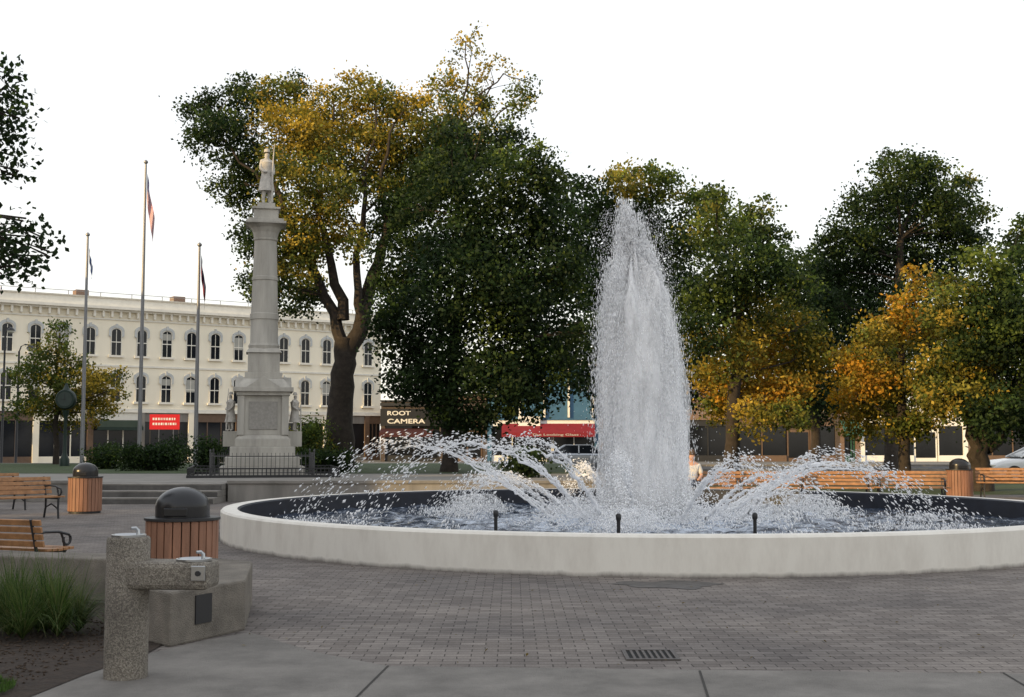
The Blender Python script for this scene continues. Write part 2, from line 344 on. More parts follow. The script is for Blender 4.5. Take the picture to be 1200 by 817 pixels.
# ------------------------------------------------------------ fountain
ft = empty('fountain', (CX, CY, 0), 0, 'large round fountain basin with cream painted rim in the middle of the plaza', 'fountain')
b = MB(); n = 160
b.lathe([(R-.27, .5), (R-.03, .5), (R, .47), (R, 0)], 0, 0, n, caps=False); b.build('basin_rim', M_RIM, ft, smooth=True)
b = MB(); b.lathe([(R-.303, -.0), (R-.303, .475), (R-.271, .499)], 0, 0, n, caps=False); b.build('pool_lining', M_NAVY, ft, smooth=True)
b = MB(); b.lathe([(.55, .05), (.55, .22), (.3, .3), (.12, .34), (.1, .45)], 0, 0, 24); b.build('centre_nozzle', M_IRON, ft, smooth=True)
b = MB(); vs = [(0, 0, 0)]; rings = 60; n = 180
for k in range(1, rings+1):
    r = (R-.31)*k/rings
    for i in range(n):
        a = 2*pi*i/n; x, y = r*cos(a), r*sin(a)
        z = .02*sin(3*x+1.7*y)+.022*sin(4.1*y-2*x+1)+.02*sin(7*x+5*y)+.015*sin(11*y-6*x)+.02*random.uniform(-1, 1) if k < rings else 0
        z += .05*math.exp(-(r/2.2)**2)
        vs.append((x, y, z))
fs = [(0, 1+i, 1+(i+1) % n) for i in range(n)]
for k in range(rings-1):
    for i in range(n):
        j = (i+1) % n; fs.append((1+k*n+i, 1+(k+1)*n+i, 1+(k+1)*n+j, 1+k*n+j))
b.add(vs, fs); o = b.build('water', M_WATER, smooth=True, loc=(CX, CY, .17)); tag(o, kind='structure')

OCT = [(0, 2, 4), (2, 1, 4), (1, 3, 4), (3, 0, 4), (2, 0, 5), (1, 2, 5), (3, 1, 5), (0, 3, 5)]
def droplets(C, r, L_, D):
    a = np.cross(D, np.array([.3, .9, .1])); a /= np.linalg.norm(a, axis=1)[:, None]+1e-9; b_ = np.cross(D, a)
    V = np.stack([C+a*r[:, None], C-a*r[:, None], C+b_*r[:, None], C-b_*r[:, None], C+D*L_[:, None], C-D*L_[:, None]], 1)
    return V.reshape(-1, 3)
pl = empty('water_plume', (CX, CY, .14), 0, 'tall white central water plume rising from the fountain', 'water jet')
HP = 5.85
def lean(z): return -.24*(z/HP)**1.3
def prof_w(t): return np.interp(t, [0, .1, .5, .78, .9, .97, 1.0], [.74, .80, .76, .64, .54, .46, .38])
fing = [(-.1, 0, .985), (-.45, .1, 1.0), (.35, -.1, .95), (0, 0, .93), (0, .1, .92), (-.25, -.1, .97)]
for i in range(34):
    a = rng.random()*2*pi; r = rng.random()**.7*.97; fing.append((r*cos(a), r*sin(a), float(np.clip(.99-.20*r**1.8-rng.random()*.14+(.03 if cos(a) < 0 else -.02), .5, 1.0))))
fing = np.array(fing)
N_ = 75000
k = rng.integers(0, len(fing), N_); t = rng.random(N_)**.72; hf = fing[k, 2]
pw = prof_w(t*hf); q = rng.normal(0, 1, (N_, 2))*(.11*(1-t**5)+.045)[:, None]
z = t*hf*HP+np.where(t > .93, rng.normal(0, .08, N_), 0)
C = np.stack([fing[k, 0]*pw*.86+q[:, 0]+lean(z), fing[k, 1]*pw*.86+q[:, 1], z], 1)
D = np.stack([rng.normal(0, .08, N_), rng.normal(0, .08, N_), np.ones(N_)], 1); D /= np.linalg.norm(D, axis=1)[:, None]
raw_mesh('spray_droplets', droplets(C, rng.uniform(.003, .009, N_), rng.uniform(.010, .06, N_), D), 6, OCT, M_FOAM, pl)['kind'] = 'stuff'
N2 = 8000; z = rng.random(N2)*HP*.97; ang = rng.random(N2)*2*pi; rad = prof_w(z/HP)*(.93+rng.exponential(.15, N2))
C = np.stack([rad*np.cos(ang)+lean(z), rad*np.sin(ang), z], 1); D = np.tile([[0., 0, 1]], (N2, 1))
raw_mesh('outer_droplets', droplets(C, rng.uniform(.002, .006, N2), rng.uniform(.005, .018, N2), D), 6, OCT, M_FOAM, pl)['kind'] = 'stuff'
for i, (s, top, a0, am) in enumerate(((1.02, .80, .0, .4), (.88, .86, .35, .95), (.66, .90, .8, 1.), (.38, .93, .9, 1.))):
    b = MB()
    nz, na = 60, 72; vs = []
    ph = [random.uniform(0, 6.28) for _ in range(5)]
    for k in range(nz+1):
        for j in range(na):
            a = 2*pi*j/na; tt_ = k/nz
            rag = 1-.10*(1+sin(3*a+ph[0]))/2-.07*(1+sin(7*a+ph[1]))/2-.05*(1+sin(13*a+ph[2]))/2
            z = HP*top*tt_*(1-(1-rag)*min(1, tt_*1.2)**2)
            cap = max(0, min(1, (1-tt_)*9))**.5
            q = s*float(prof_w(tt_*.9))*cap*(1+.06*sin(5*a+z+ph[3])+.05*sin(9*a-2*z)+.03*sin(17*a+ph[4])+.02*random.uniform(-1, 1))
            vs.append((q*cos(a)+float(lean(z)), q*sin(a), z))
    fs = [(k*na+j, k*na+(j+1) % na, (k+1)*na+(j+1) % na, (k+1)*na+j) for k in range(nz) for j in range(na)]
    b.add(vs, fs); b.build('water_veil', sheet_mat('veil%d' % i, .2, .36, .58, a0, am, 6), pl, smooth=True)
fm = empty('foam_mound', (CX, CY, .16), 0, 'churning white foam around the foot of the central plume', 'foam')
N3 = 26000; ang = rng.random(N3)*2*pi; rad = np.abs(rng.normal(0, 1.05, N3)); z = np.abs(rng.normal(0, .22, N3))*np.exp(-(rad/1.5)**2)*2
C = np.stack([rad*np.cos(ang), rad*np.sin(ang), z], 1); D = rng.normal(0, 1, (N3, 3)); D /= np.linalg.norm(D, axis=1)[:, None]
raw_mesh('foam', droplets(C, rng.uniform(.005, .02, N3), rng.uniform(.008, .026, N3), D), 6, OCT, M_FOAM, fm)['kind'] = 'stuff'
NA = 16
for k in range(NA):
    a = 2*pi*(k+.3)/NA+random.uniform(-.18, .18)
    sa = sin(a); ca = cos(a)
    pos = ('arching away from the camera' if sa > .5 else 'arching towards the camera' if sa < -.5 else 'arching sideways')
    ar = empty('water_arc', (CX, CY, .16), a, 'thin white water arc %s, number %d anticlockwise round the plume' % (pos, k+1), 'water jet', 'water arcs around the central plume')
    r0, r1, H = random.uniform(1.2, 1.8), random.uniform(4.2, 6.2), random.uniform(.8, 1.45)
    if ca < -.3: H = random.uniform(1.15, 1.5)
    if sa > .3: H *= .6; r1 *= .85
    if ca > .3: H *= .85
    sk = random.uniform(-.3, .3); pw_ = random.uniform(1.0, 1.25)
    def Z(t): return .08+4*H*(t**pw_)*(1-t**pw_)
    def P(t, dh=1, dr=0): return Vector((r0+(r1-r0+dr)*t, sk*t*t*1.5, Z(t)*dh))
    for sidx in range(5):
        dh = random.uniform(.8, 1.03); dr = random.uniform(-.5, .3); off = random.uniform(-.10, .10)
        t0 = random.uniform(0, .05) if sidx < 3 else random.uniform(.2, .35); t1 = t0+random.uniform(.25, .5)
        b = MB(); nn_ = 26; tt = [t0+(t1-t0)*i/(nn_-1) for i in range(nn_)]
        th_ = .020 if sidx < 2 else .012
        b.tube([P(x, dh, dr)+Vector((random.gauss(0, .012), off*x*2+random.gauss(0, .016), random.gauss(0, .016))) for x in tt], [max(.003, (th_+random.uniform(-.008, .018))*(1-.8*abs(2*i/(nn_-1)-.8)**2)) for i, x in enumerate(tt)], 6)
        b.build('stream', M_FOAM, ar, smooth=True)
    nn = 1500 if ca < .3 else 900; t = np.clip(rng.random(nn)**.85*1.02, 0, 1); clump = np.abs(np.sin(t*23+k)+.4*np.sin(t*51)); sp_ = .012+.13*t**1.4
    keep = rng.random(nn) < .3+.7*clump/1.4; t = t[keep]; sp_ = sp_[keep]; nn = len(t)
    zc_ = .08+4*H*(t**pw_)*(1-t**pw_)
    C = np.stack([r0+(r1-r0)*t+rng.normal(0, 1, nn)*sp_*1.5, sk*1.5*t*t+rng.normal(0, 1, nn)*sp_, zc_+rng.normal(-.4, 1, nn)*sp_*1.1], 1); C[:, 2] = np.abs(C[:, 2])
    dz = 4*H*(1-2*t)/(r1-r0); D = np.stack([np.ones(nn), rng.normal(0, .3, nn), dz+rng.normal(0, .2, nn)], 1); D /= np.linalg.norm(D, axis=1)[:, None]
    raw_mesh('droplets', droplets(C, rng.uniform(.003, .009, nn)+.014*rng.random(nn)**3, rng.uniform(.008, .05, nn), D), 6, OCT, M_FOAM, ar)['kind'] = 'stuff'
    nn = 420; q = rng.normal(0, .36, (nn, 2)); C = np.stack([r1-.3+q[:, 0], sk*1.5+q[:, 1], np.abs(rng.normal(0, .07, nn))], 1); C = C[np.hypot(C[:, 0], C[:, 1]) < R-.4]; nn = len(C); D = np.tile([[0, 0, 1.]], (nn, 1))
    raw_mesh('splash', droplets(C, rng.uniform(.004, .014, nn), rng.uniform(.006, .04, nn), D), 6, OCT, M_FOAM, ar)['kind'] = 'stuff'
M_BELL = sheet_mat('bell_sheet', 1, .42, .68, .0, .6, 9)
for i, (px, Y, lb) in enumerate(((560, 25.2, 'leftmost'), (672, 23.6, 'left of plume'), (737, 19.6, 'in front of plume'), (882, 22.3, 'right of plume'), (948, 25.0, 'rightmost'))):
    wb = empty('water_bell', (xg(px, Y), Y, .14), 0, 'low mushroom shaped water bell, %s in the pool' % lb, 'water jet', 'water bells in the pool')
    b = MB(); b.lathe([(.03, .02), (.03, .30), (.15, .40), (.32, .39), (.46, .29), (.56, .13), (.6, 0)], 0, 0, 28, caps=False); b.build('water_sheet', M_BELL, wb, smooth=True)
    nn = 1700; a = rng.random(nn)*2*pi; r = np.abs(rng.normal(.42, .22, nn)); zz = np.abs(rng.normal(0, .18, nn))*np.clip(1.3-r, 0, 1)
    C = np.stack([r*np.cos(a), r*np.sin(a), zz], 1); D = np.tile([[0, 0, 1.]], (nn, 1))
    raw_mesh('droplets', droplets(C, rng.uniform(.004, .013, nn), rng.uniform(.008, .03, nn), D), 6, OCT, M_FOAM, wb)['kind'] = 'stuff'
for px, Y, zt, lb in ((581, 16.6, .64, 'leftmost of the three near ones'), (725, 16.0, .63, 'below the plume'), (885, 16.2, .63, 'rightmost of the three near ones'), (555, 27, .55, 'far left beside the water bell'), (940, 27, .55, 'far right beside the water bell')):
    t = empty('nozzle_post', (xg(px, Y, .3), Y, 0), 0, 'slim black nozzle post standing in the pool, %s' % lb, 'nozzle', 'black nozzle posts')
    b = MB(); b.lathe([(.024, 0), (.024, zt-.05)], 0, 0, 12); b.build('pipe', M_IRON, t, smooth=True)
    b = MB(); b.lathe([(.032, zt-.05), (.036, zt-.02), (.036, zt+.02), (.02, zt+.04)], 0, 0, 12); b.build('cap', M_IRON, t, smooth=True)

# ------------------------------------------------------------ drain grate
gx, gy = gp(762, 769)
t = empty('drain_grate', (gx, gy, .004), 0, 'rectangular iron drain grate set in the pavers', 'drain grate')
b = MB(); b.box(-.19, .19, -.2, .2, .0, .004); b.build('grate_shadow', mat('drain_dark', (.004, .004, .004), .9), t)
b = MB()
b.box(-.2, .2, -.22, -.18, .001, .012); b.box(-.2, .2, .18, .22, .001, .012); b.box(-.2, -.17, -.18, .18, .001, .012); b.box(.17, .2, -.18, .18, .001, .012)
for i in range(7): b.box(-.14+i*.0445, -.12+i*.0445, -.18, .18, .001, .01)
b.build('bars', mat('cast_iron', (.07, .06, .055), .6, .3, 20), t)

# ------------------------------------------------------------ planter wall, drinking fountain
t = empty('planter_wall', (0, 0, 0), 0, 'low concrete planter wall ending in a wide block at the left foreground', 'low wall')
A = (-2.67, 9.63); B = (-2.27, 10.5)
poly = [A, B, (-2.55, 12.1), (-3.4, 12.75), (-9, 14.1), (-9, 13.65), (-4.0, 12.35), (-3.55, 11.6), (-3.15, 10.15)]
b = MB(); b.prism(poly, 0, .43); o = b.build('wall_block', mat('wall_concrete', (.175, .155, .13), .9, .4, 3, .9, 90), t, bevel=.02)
dv = Vector((B[0]-A[0], B[1]-A[1], 0)); dv.normalize(); nv = Vector((dv.y, -dv.x, 0))
M = Matrix.Translation(Vector((A[0], A[1], 0))) @ Matrix(((dv.x, nv.x, 0, 0), (dv.y, nv.y, 0, 0), (0, 0, 1, 0), (0, 0, 0, 1)))
b = MB(); b.box(.30, .50, .001, .012, .14, .37, M); b.build('cover_plate', M_IRON, t)
fx, fy = gp(147, 795)
t = empty('drinking_fountain', (fx, fy, .009), radians(-4), 'exposed aggregate concrete drinking fountain with two steel basins', 'drinking fountain')
b = MB(); b.lathe([(.145, 0), (.145, .93), (.135, .945)], 0, 0, 40); b.build('column', M_AGG, t, smooth=True)
b = MB(); b.box(.02, .60, -.145, .145, .60, .785)
b.build('arm', M_AGG, t, bevel=.035)
for (x, z, r) in ((0, .946, .115), (.46, .786, .12)):
    b = MB(); b.lathe([(r, z), (r, z+.014), (r-.012, z+.016), (r-.03, z+.004), (.02, z+.002)], x, 0, 36); o = b.build('basin', M_STEEL, t, smooth=True)
    b2_ = MB(); b2_.tube([(x+.05, .04, z), (x+.05, .04, z+.04), (x+.035, .03, z+.055), (x+.01, .01, z+.055)], [.014, .013, .012, .009], 10); b2_.build('spout', M_STEEL, o, smooth=True)
b = MB(); b.box(.49, .588, -.158, -.146, .665, .765); b.build('push_plate', M_STEEL, t, bevel=.004)
b = MB(); b.lathe([(.018, 0), (.018, .012)], 0, 0, 14); o = b.build('push_button', M_IRON, t); o.rotation_euler = (pi/2, 0, 0); o.location = (.54, -.158, .715)

# ------------------------------------------------------------ bins
def make_bin(X, Y, label):
    t = empty('litter_bin', (X, Y, .005), 0, label, 'litter bin', 'round wood slat litter bins')
    b = MB(); b.lathe([(.30, .03), (.30, .76)], 0, 0, 32); b.build('liner', M_IRON, t)
    b = MB(); ns = 26
    for i in range(ns):
        M = Matrix.Rotation(2*pi*i/ns, 4, 'Z'); b.box(.335, .365, -.038, .038, .05, .79, M)
    b.build('slats', M_BIN, t, bevel=.004)
    b = MB(); b.lathe([(.305, .0), (.345, .0), (.345, .06), (.305, .06)], 0, 0, 32, caps=False); b.build('base_ring', M_IRON, t)
    b = MB(); b.lathe([(.30, .77), (.385, .795), (.385, .82), (.27, .825)], 0, 0, 40); b.build('top_ring', M_IRON, t, smooth=True)
    d = MB(); d.lathe([(.275, .826), (.275, .93)]+[(.275*cos(a), .93+.20*sin(a)) for a in np.linspace(.05, 1.5, 12)], 0, 0, 40)
    o = d.build('dome_lid', M_DOME, t, smooth=True)
    b = MB(); b.box(-.12, .12, -.287, -.262, .84, .925); b.build('flap', M_DOME, o, bevel=.01)
    return t
make_bin(xg(212, 12.7), 12.7, 'nearest wood slat litter bin with black dome, behind the planter block')
make_bin(xg(99, 27.6), 27.6, 'wood slat litter bin with black dome beside the left steps')
make_bin(xg(1125, 35), 35, 'wood slat litter bin with black dome between benches at the right')

# ------------------------------------------------------------ benches
def make_bench():
    t = empty('park_bench', (0, 0, 0), 0, 'x', 'bench')
    b = MB()
    for i in range(5): b.box(-.92, .92, -.30+i*.105, -.30+i*.105+.085, .43+.004*abs(i-2), .465+.004*abs(i-2))
    b.build('seat', M_WOOD, t, bevel=.005)
    b = MB(); M = Matrix.Translation((0, .235, .47)) @ Matrix.Rotation(radians(-14), 4, 'X')
    for i in range(4): b.box(-.92, .92, 0, .035, .04+i*.095, .115+i*.095, M)
    b.build('backrest', M_WOOD, t, bevel=.005)
    for s in (-.78, .78):
        b = MB(); r = .022
        b.tube([(s, -.30, .0), (s, -.27, .2), (s, -.28, .42)], r, 8)
        b.tube([(s, .30, 0), (s, .24, .22), (s, .24, .43), (s, .36, .86)], r, 8)
        b.tube([(s, -.30, .42), (s, .24, .42)], r, 8)
        b.tube([(s, -.27, .2), (s, 0, .30), (s, .24, .22)], r*.7, 8)
        b.build('leg', M_IRON, t, smooth=True)
        b = MB(); sp = [(s, .29, .66), (s, .1, .68), (s, -.15, .67), (s, -.32, .63)]
        sp += [(s, -.32+.0-.07*sin(a), .56+.07*cos(a)) for a in np.linspace(.2, 5.2, 12)]
        b.tube(sp, .019, 8); b.tube([(s, -.28, .42), (s, -.26, .55), (s, -.2, .66)], .016, 8); b.build('armrest', M_IRON, t, smooth=True)
    return t
proto = make_bench(); first = True
def bench(x, y, d, label, z=.005, sc=1):
    global first
    o = proto if first else copy_tree(proto); first = False
    o.location = (x, y, z); dd = Vector(d).normalized(); o.rotation_euler = (0, 0, math.atan2(dd.x, -dd.y)); o.scale = (sc, sc, sc); tag(o, label, 'bench', 'wood and iron park benches')
BY = 30.6
bench(xg(757, BY), BY, (0, -1), 'wooden park bench directly behind the water plume')
bench(xg(829, BY), BY, (-.03, -1), 'wooden park bench just right of the plume, with a seated person')
bench(xg(901, BY), BY, (-.16, -1), 'sunlit wooden park bench behind the fountain, third in the row from the left')
bench(xg(979, BY+.1), BY+.1, (-.2, -1), 'sunlit wooden park bench behind the fountain, fourth in the row from the left')
bench(xg(1068, BY+.3), BY+.3, (-.2, -1), 'wooden park bench left of the right hand litter bin')
bench(xg(1186, 34.5), 34.5, (-.2, -1), 'dark wooden park bench at the right edge, right of the litter bin')
bench(xg(18, 25.2), 25.2, (.75, -.65), 'wooden park bench at the left edge below the left litter bin')
bench(xg(-20, 28.2), 28.4, (.75, -.65), 'wooden park bench at the left edge, farther back beside the litter bin')
bench(xg(2, 14.1), 14.1, (.35, .93), 'wooden park bench seen from behind over the planter wall', sc=.86)

# ------------------------------------------------------------ skinned figures
def skin(name, J, E, Rr, m, parent, root=0, sub=2):
    me = bpy.data.meshes.new(name); me.from_pydata(J, E, []); me.materials.append(m)
    o = bpy.data.objects.new(name, me); COL.objects.link(o); o.parent = parent
    md = o.modifiers.new('skin', 'SKIN'); md.use_smooth_shade = True
    for i, d in enumerate(me.skin_vertices[0].data):
        r = Rr[i]; d.radius = (r, r) if not isinstance(r, tuple) else r; d.use_root = (i == root)
    s = o.modifiers.new('sub', 'SUBSURF'); s.levels = sub; s.render_levels = sub
    return o
def soldier(name, parent, loc, sc, rz=0):
    J = [(0,0,.95),(0,.01,1.15),(0,0,1.38),(0,-.01,1.5),(0,-.02,1.60),(0,-.02,1.70),
         (-.17,0,1.40),(-.22,-.02,1.15),(-.14,-.18,1.02),(-.05,-.22,1.05),
         (.17,0,1.40),(.22,-.02,1.15),(.17,-.16,1.0),(.08,-.23,.97),
         (-.09,0,.88),(-.10,-.06,.5),(-.10,.02,.08),(-.12,-.12,.04),
         (.09,0,.88),(.10,0,.5),(.12,.04,.08),(.15,-.1,.04)]
    E = [(0,1),(1,2),(2,3),(3,4),(4,5),(2,6),(6,7),(7,8),(8,9),(2,10),(10,11),(11,12),(12,13),(0,14),(14,15),(15,16),(16,17),(0,18),(18,19),(19,20),(20,21)]
    Rr = [.14,.13,.15,.055,.09,.08,.08,.06,.05,.04,.08,.06,.05,.04,.10,.075,.055,.04,.10,.075,.055,.04]
    o = skin(name, [tuple(Vector(j)*sc) for j in J], E, [r*sc for r in Rr], M_STAT, parent)
    o.location = loc; o.rotation_euler = (0, 0, rz)
    b = MB(); b.lathe([(.27*sc, .42*sc), (.20*sc, .8*sc), (.165*sc, 1.0*sc), (.19*sc, 1.2*sc), (.22*sc, 1.36*sc), (.10*sc, 1.46*sc)], 0, 0, 18); b.build('coat', M_STAT, o, smooth=True)
    b = MB(); b.lathe([(.13*sc, 1.71*sc), (.10*sc, 1.72*sc), (.085*sc, 1.82*sc), (.03*sc, 1.84*sc)], 0, 0, 14); b.build('cap', M_STAT, o, smooth=True)
    b = MB(); b.tube([(.10*sc, -.27*sc, .03*sc), (.10*sc, -.26*sc, 1.0*sc), (.13*sc, -.24*sc, 1.5*sc), (.17*sc, -.22*sc, 1.98*sc)], [.035*sc, .03*sc, .02*sc, .012*sc], 8); b.build('rifle', M_STAT, o)
    return o
MX, MY = xg(307, 40, .5), 40
mo = empty('soldier_monument', (MX, MY, TZ), radians(12), 'tall pale stone column monument topped by a standing soldier statue', 'monument')
b = MB(); b.cb(0, 0, 0, .32, 2.65).cb(0, 0, .32, .62, 2.35).cb(0, 0, .62, .95, 2.05); b.build('base_steps', M_STONE, mo, bevel=.02)
b = MB(); b.cb(0, 0, .95, 1.2, 1.75).frus(0, 0, 1.2, 1.32, 1.7, 1.5).cb(0, 0, 1.32, 2.6, 1.42)
for s in (-1, 1):
    b.box(s*.70-.11, s*.70+.11, -.80, -.65, 1.32, 2.6); b.box(s*.70-.11, s*.70+.11, .65, .80, 1.32, 2.6)
b.build('pedestal', M_STONE, mo, bevel=.012)
b = MB(); b.box(-.45, .45, -.735, -.711, 1.5, 2.4); b.build('inscription_panel', mat('panel_stone', (.27, .255, .23), .7, .2, 12, .3, 60), mo, bevel=.01)
b = MB(); b.cb(0, 0, 2.6, 2.72, 1.7).cb(0, 0, 2.72, 2.86, 1.9).frus(0, 0, 2.86, 3.15, 1.72, 1.25)
for rz in range(4):
    M = Matrix.Rotation(rz*pi/2, 4, 'Z')
    vs = [M @ Vector(p) for p in [(-.55, -.9, 2.861), (.55, -.9, 2.861), (0, -.9, 3.22), (-.55, -.45, 2.861), (.55, -.45, 2.861), (0, -.45, 3.22)]]
    b.add(vs, [(0, 1, 2), (5, 4, 3), (0, 2, 5, 3), (1, 4, 5, 2)])
b.build('pedestal_cornice', M_STONE, mo, bevel=.008)
b = MB(); b.cb(0, 0, 3.15, 3.35, 1.2).cb(0, 0, 3.35, 4.0, 1.02).frus(0, 0, 4.0, 4.15, 1.15, .95); b.build('shaft_plinth', M_STONE, mo, bevel=.012)
b = MB(); b.lathe([(.49, 4.15), (.51, 4.25), (.45, 4.35), (.445, 5.1), (.47, 5.12), (.47, 5.3), (.44, 5.32), (.405, 6.4), (.43, 6.42), (.43, 6.52), (.40, 6.54), (.365, 7.72), (.40, 7.76), (.40, 7.82)], 0, 0, 16); b.build('shaft', M_STONE, mo, smooth=True)
b = MB(); b.lathe([(.38, 7.82), (.42, 8.0), (.50, 8.15), (.62, 8.25)], 0, 0, 16); b.cb(0, 0, 8.25, 8.33, 1.3).cb(0, 0, 8.33, 8.42, 1.15).cb(0, 0, 8.42, 8.75, .8).cb(0, 0, 8.75, 8.82, .92); b.build('capital', M_STONE, mo, bevel=.01)
b = MB(); b.cb(0, 0, 8.82, 8.98, .58); b.build('statue_base', M_STONE, mo, bevel=.01)
o = soldier('statue', mo, (0, 0, 8.98), 1.02, radians(20)); o['label'] = 'soldier statue on top of the column holding a rifle upright'
for s, lb in ((-1, 'left'), (1, 'right')):
    b = MB(); b.cb(s*1.03, 0, .95, 1.45, .46); b.build('statue_ledge', M_STONE, mo, bevel=.01)
    o = soldier('side_statue', mo, (s*1.03, 0, 1.45), .70, s*radians(60)); o['label'] = 'smaller soldier figure on the %s side of the pedestal' % lb
mf = empty('iron_fence', (MX, MY, TZ), radians(12), 'square fence of thin grey iron pickets around the monument foot', 'fence')
M_FENCE = mat('fence_grey', (.06, .06, .062), .5, .1, 3)
hw = 1.6
for i in range(4):
    M = Matrix.Rotation(i*pi/2, 4, 'Z'); b = MB()
    b.box(-hw, hw, -hw-.010, -hw+.010, .12, .145, M); b.box(-hw, hw, -hw-.010, -hw+.010, .64, .665, M)
    for k in range(1, 24):
        x = -hw+k*2*hw/24; b.box(x-.008, x+.008, -hw-.008, -hw+.008, .02, .76, M)
    b.build('fence_panel', M_FENCE, mf)
    b = MB(); p = M @ Vector((hw, -hw, 0)); b.lathe([(.025, 0), (.025, .8), (.035, .82), (.012, .88)], p.x, p.y, 10); b.build('fence_post', M_FENCE, mf)
pb = empty('low_railing', (MX+.05, MY, TZ), radians(12), 'low dark railing bordering the planting around the monument', 'railing')
for i in range(4):
    M = Matrix.Rotation(i*pi/2, 4, 'Z'); b = MB(); h2 = 2.3
    b.box(-h2, h2, -h2-.03, -h2+.03, 0, .08, M); b.box(-h2, h2, -h2-.015, -h2+.015, .26, .3, M)
    for k in range(0, 36): x = -h2+.06+k*2*h2/36; b.box(x-.012, x+.012, -h2-.012, -h2+.012, .08, .26, M)
    b.build('rail_panel', M_IRON, pb)

# ------------------------------------------------------------ flags
def flag_mesh(kind, W, H, m):
    nu, nv = 60, 52; V = []; Cc = []
    for i in range(nu+1):
        for j in range(nv+1):
            u, v = i/nu, j/nv
            z = -v*H*.5-u*H*1.05*(.85+.15*v)
            x = .02+W*(.55*u+.10*sin(u*9+v*2)*u)*.5
            y = .08*sin(u*13+v*3)*min(1, u*3)
            V.append((x, y, z))
            if kind == 'us':
                if u < .4 and v < .54:
                    c = (.012, .02, .13)
                    if i % 4 == 2 and j % 5 == 2: c = (.5, .5, .55)
                else: c = (.38, .008, .02) if int(v*13*.999) % 2 == 0 else (.62, .62, .66)
            elif kind == 'dark':
                c = (.16, .012, .02) if v > .5 else (.02, .02, .07)
            else: c = (.1, .14, .28) if u > .3 else (.5, .5, .52)
            Cc.append(c)
    b = MB(); n = nv+1
    b.add(V, [(i*n+j, (i+1)*n+j, (i+1)*n+j+1, i*n+j+1) for i in range(nu) for j in range(nv)])
    o = b.build('flag', m, None, smooth=True)
    a = o.data.attributes.new('col', 'FLOAT_COLOR', 'POINT'); a.data.foreach_set('color', np.hstack([np.array(Cc), np.ones((len(Cc), 1))]).astype(np.float32).ravel())
    return o
M_FLAG = vcol_mat('flag_cloth')
def flagpole(px, ptop, Y, kind, ztop_flag, W, H, label, lf):
    X = xg(px, Y, 1.0); zt = at(px, ptop, Y).z-TZ
    t = empty('flagpole', (X, Y, TZ), 0, label, 'flagpole')
    b = MB(); b.lathe([(.16, 0), (.16, .1), (.095, .14), (.085, zt*.4), (.05, zt-.1)], 0, 0, 12); b.build('pole', M_POLE, t, smooth=True)
    b = MB(); b.lathe([(.03, zt-.1), (.1, zt-.03), (.1, zt+.03), (.03, zt+.1)], 0, 0, 12); b.build('finial', M_POLE, t, smooth=True)
    fl = flag_mesh(kind, W, H, M_FLAG); fl.location = (X+.06, Y, at(px, ztop_flag, Y).z)
    tag(fl, lf, 'flag')
flagpole(163, 190, 55, 'us', 203, 1.25, 2.35, 'tallest grey flagpole, middle of the three left of the monument', 'red, white and blue striped flag hanging limp from the tallest flagpole')
flagpole(96, 275, 56, 'pale', 290, .6, 1.0, 'grey flagpole farthest left behind the round street clock', 'small pale blue flag hanging limp from the leftmost flagpole')
flagpole(229, 287, 52, 'dark', 298, .75, 1.6, 'shorter grey flagpole nearest the monument', 'dark red and navy flag hanging limp from the flagpole nearest the monument')

# ------------------------------------------------------------ street clock and lamps at left
X, Y = xg(75, 56), 56
t = empty('street_clock', (X, Y, TZ), 0, 'dark green post with a round clock head at the far left', 'street clock')
zc = at(76, 468, Y).z-TZ
b = MB(); b.lathe([(.22, 0), (.22, .3), (.14, .45), (.09, .6), (.07, zc-.9), (.12, zc-.7), (.16, zc-.5)], 0, 0, 16); b.build('post', M_DGREEN, t, smooth=True)
b = MB(); b.lathe([(.42, -.18), (.46, -.1), (.46, .1), (.42, .18)], 0, 0, 28); o = b.build('clock_case', M_DGREEN, t, smooth=True); o.location = (0, 0, zc); o.rotation_euler = (pi/2, 0, 0)
b = MB(); b.lathe([(.33, .181), (.33, .19)], 0, 0, 28); f = b.build('clock_face', mat('clock_face', (.035, .05, .042), .5), o)
b = MB(); b.box(-.012, .012, -.05, .26, .191, .197); b.box(-.19, .05, -.012, .012, .199, .205); b.build('hands', M_IRON, o)
b = MB(); b.lathe([(.18, zc+.42), (.1, zc+.56), (.03, zc+.75)], 0, 0, 12); b.build('finial', M_DGREEN, t)
M_LENS = mat('lamp_glass', (.6, .58, .5), .3)
def lamp(px, ptop, Y, z0, label, side=1, ln_=1.2):
    X = xg(px, Y); zt = at(px, ptop, Y).z-z0
    t = empty('street_lamp', (X, Y, z0), 0, label, 'street lamp')
    b = MB(); b.lathe([(.14, 0), (.14, .4), (.07, .5), (.05, zt-.3)], 0, 0, 12); b.build('post', M_IRON, t, smooth=True)
    b = MB(); b.tube([(0, 0, zt-.35), (side*.1, 0, zt-.05), (side*ln_*.5, 0, zt+.06), (side*ln_, 0, zt)], .035, 8); b.build('arm', M_IRON, t, smooth=True)
    b = MB(); b.lathe([(.06, zt+.02), (.16, zt-.06), (.22, zt-.16)], side*ln_, 0, 16); b.build('lamp_shade', M_IRON, t, smooth=True)
    b = MB(); b.lathe([(.2, zt-.165), (.17, zt-.26), (.06, zt-.32)], side*ln_, 0, 16); b.build('lamp_glass', M_LENS, t, smooth=True)
lamp(18, 405, 64.5, 0, 'slim dark street lamp at the left edge in front of the pale building', 1, .6)
lamp(1, 384, 66, 0, 'dark street lamp cut by the left edge of the picture', 1, .3)

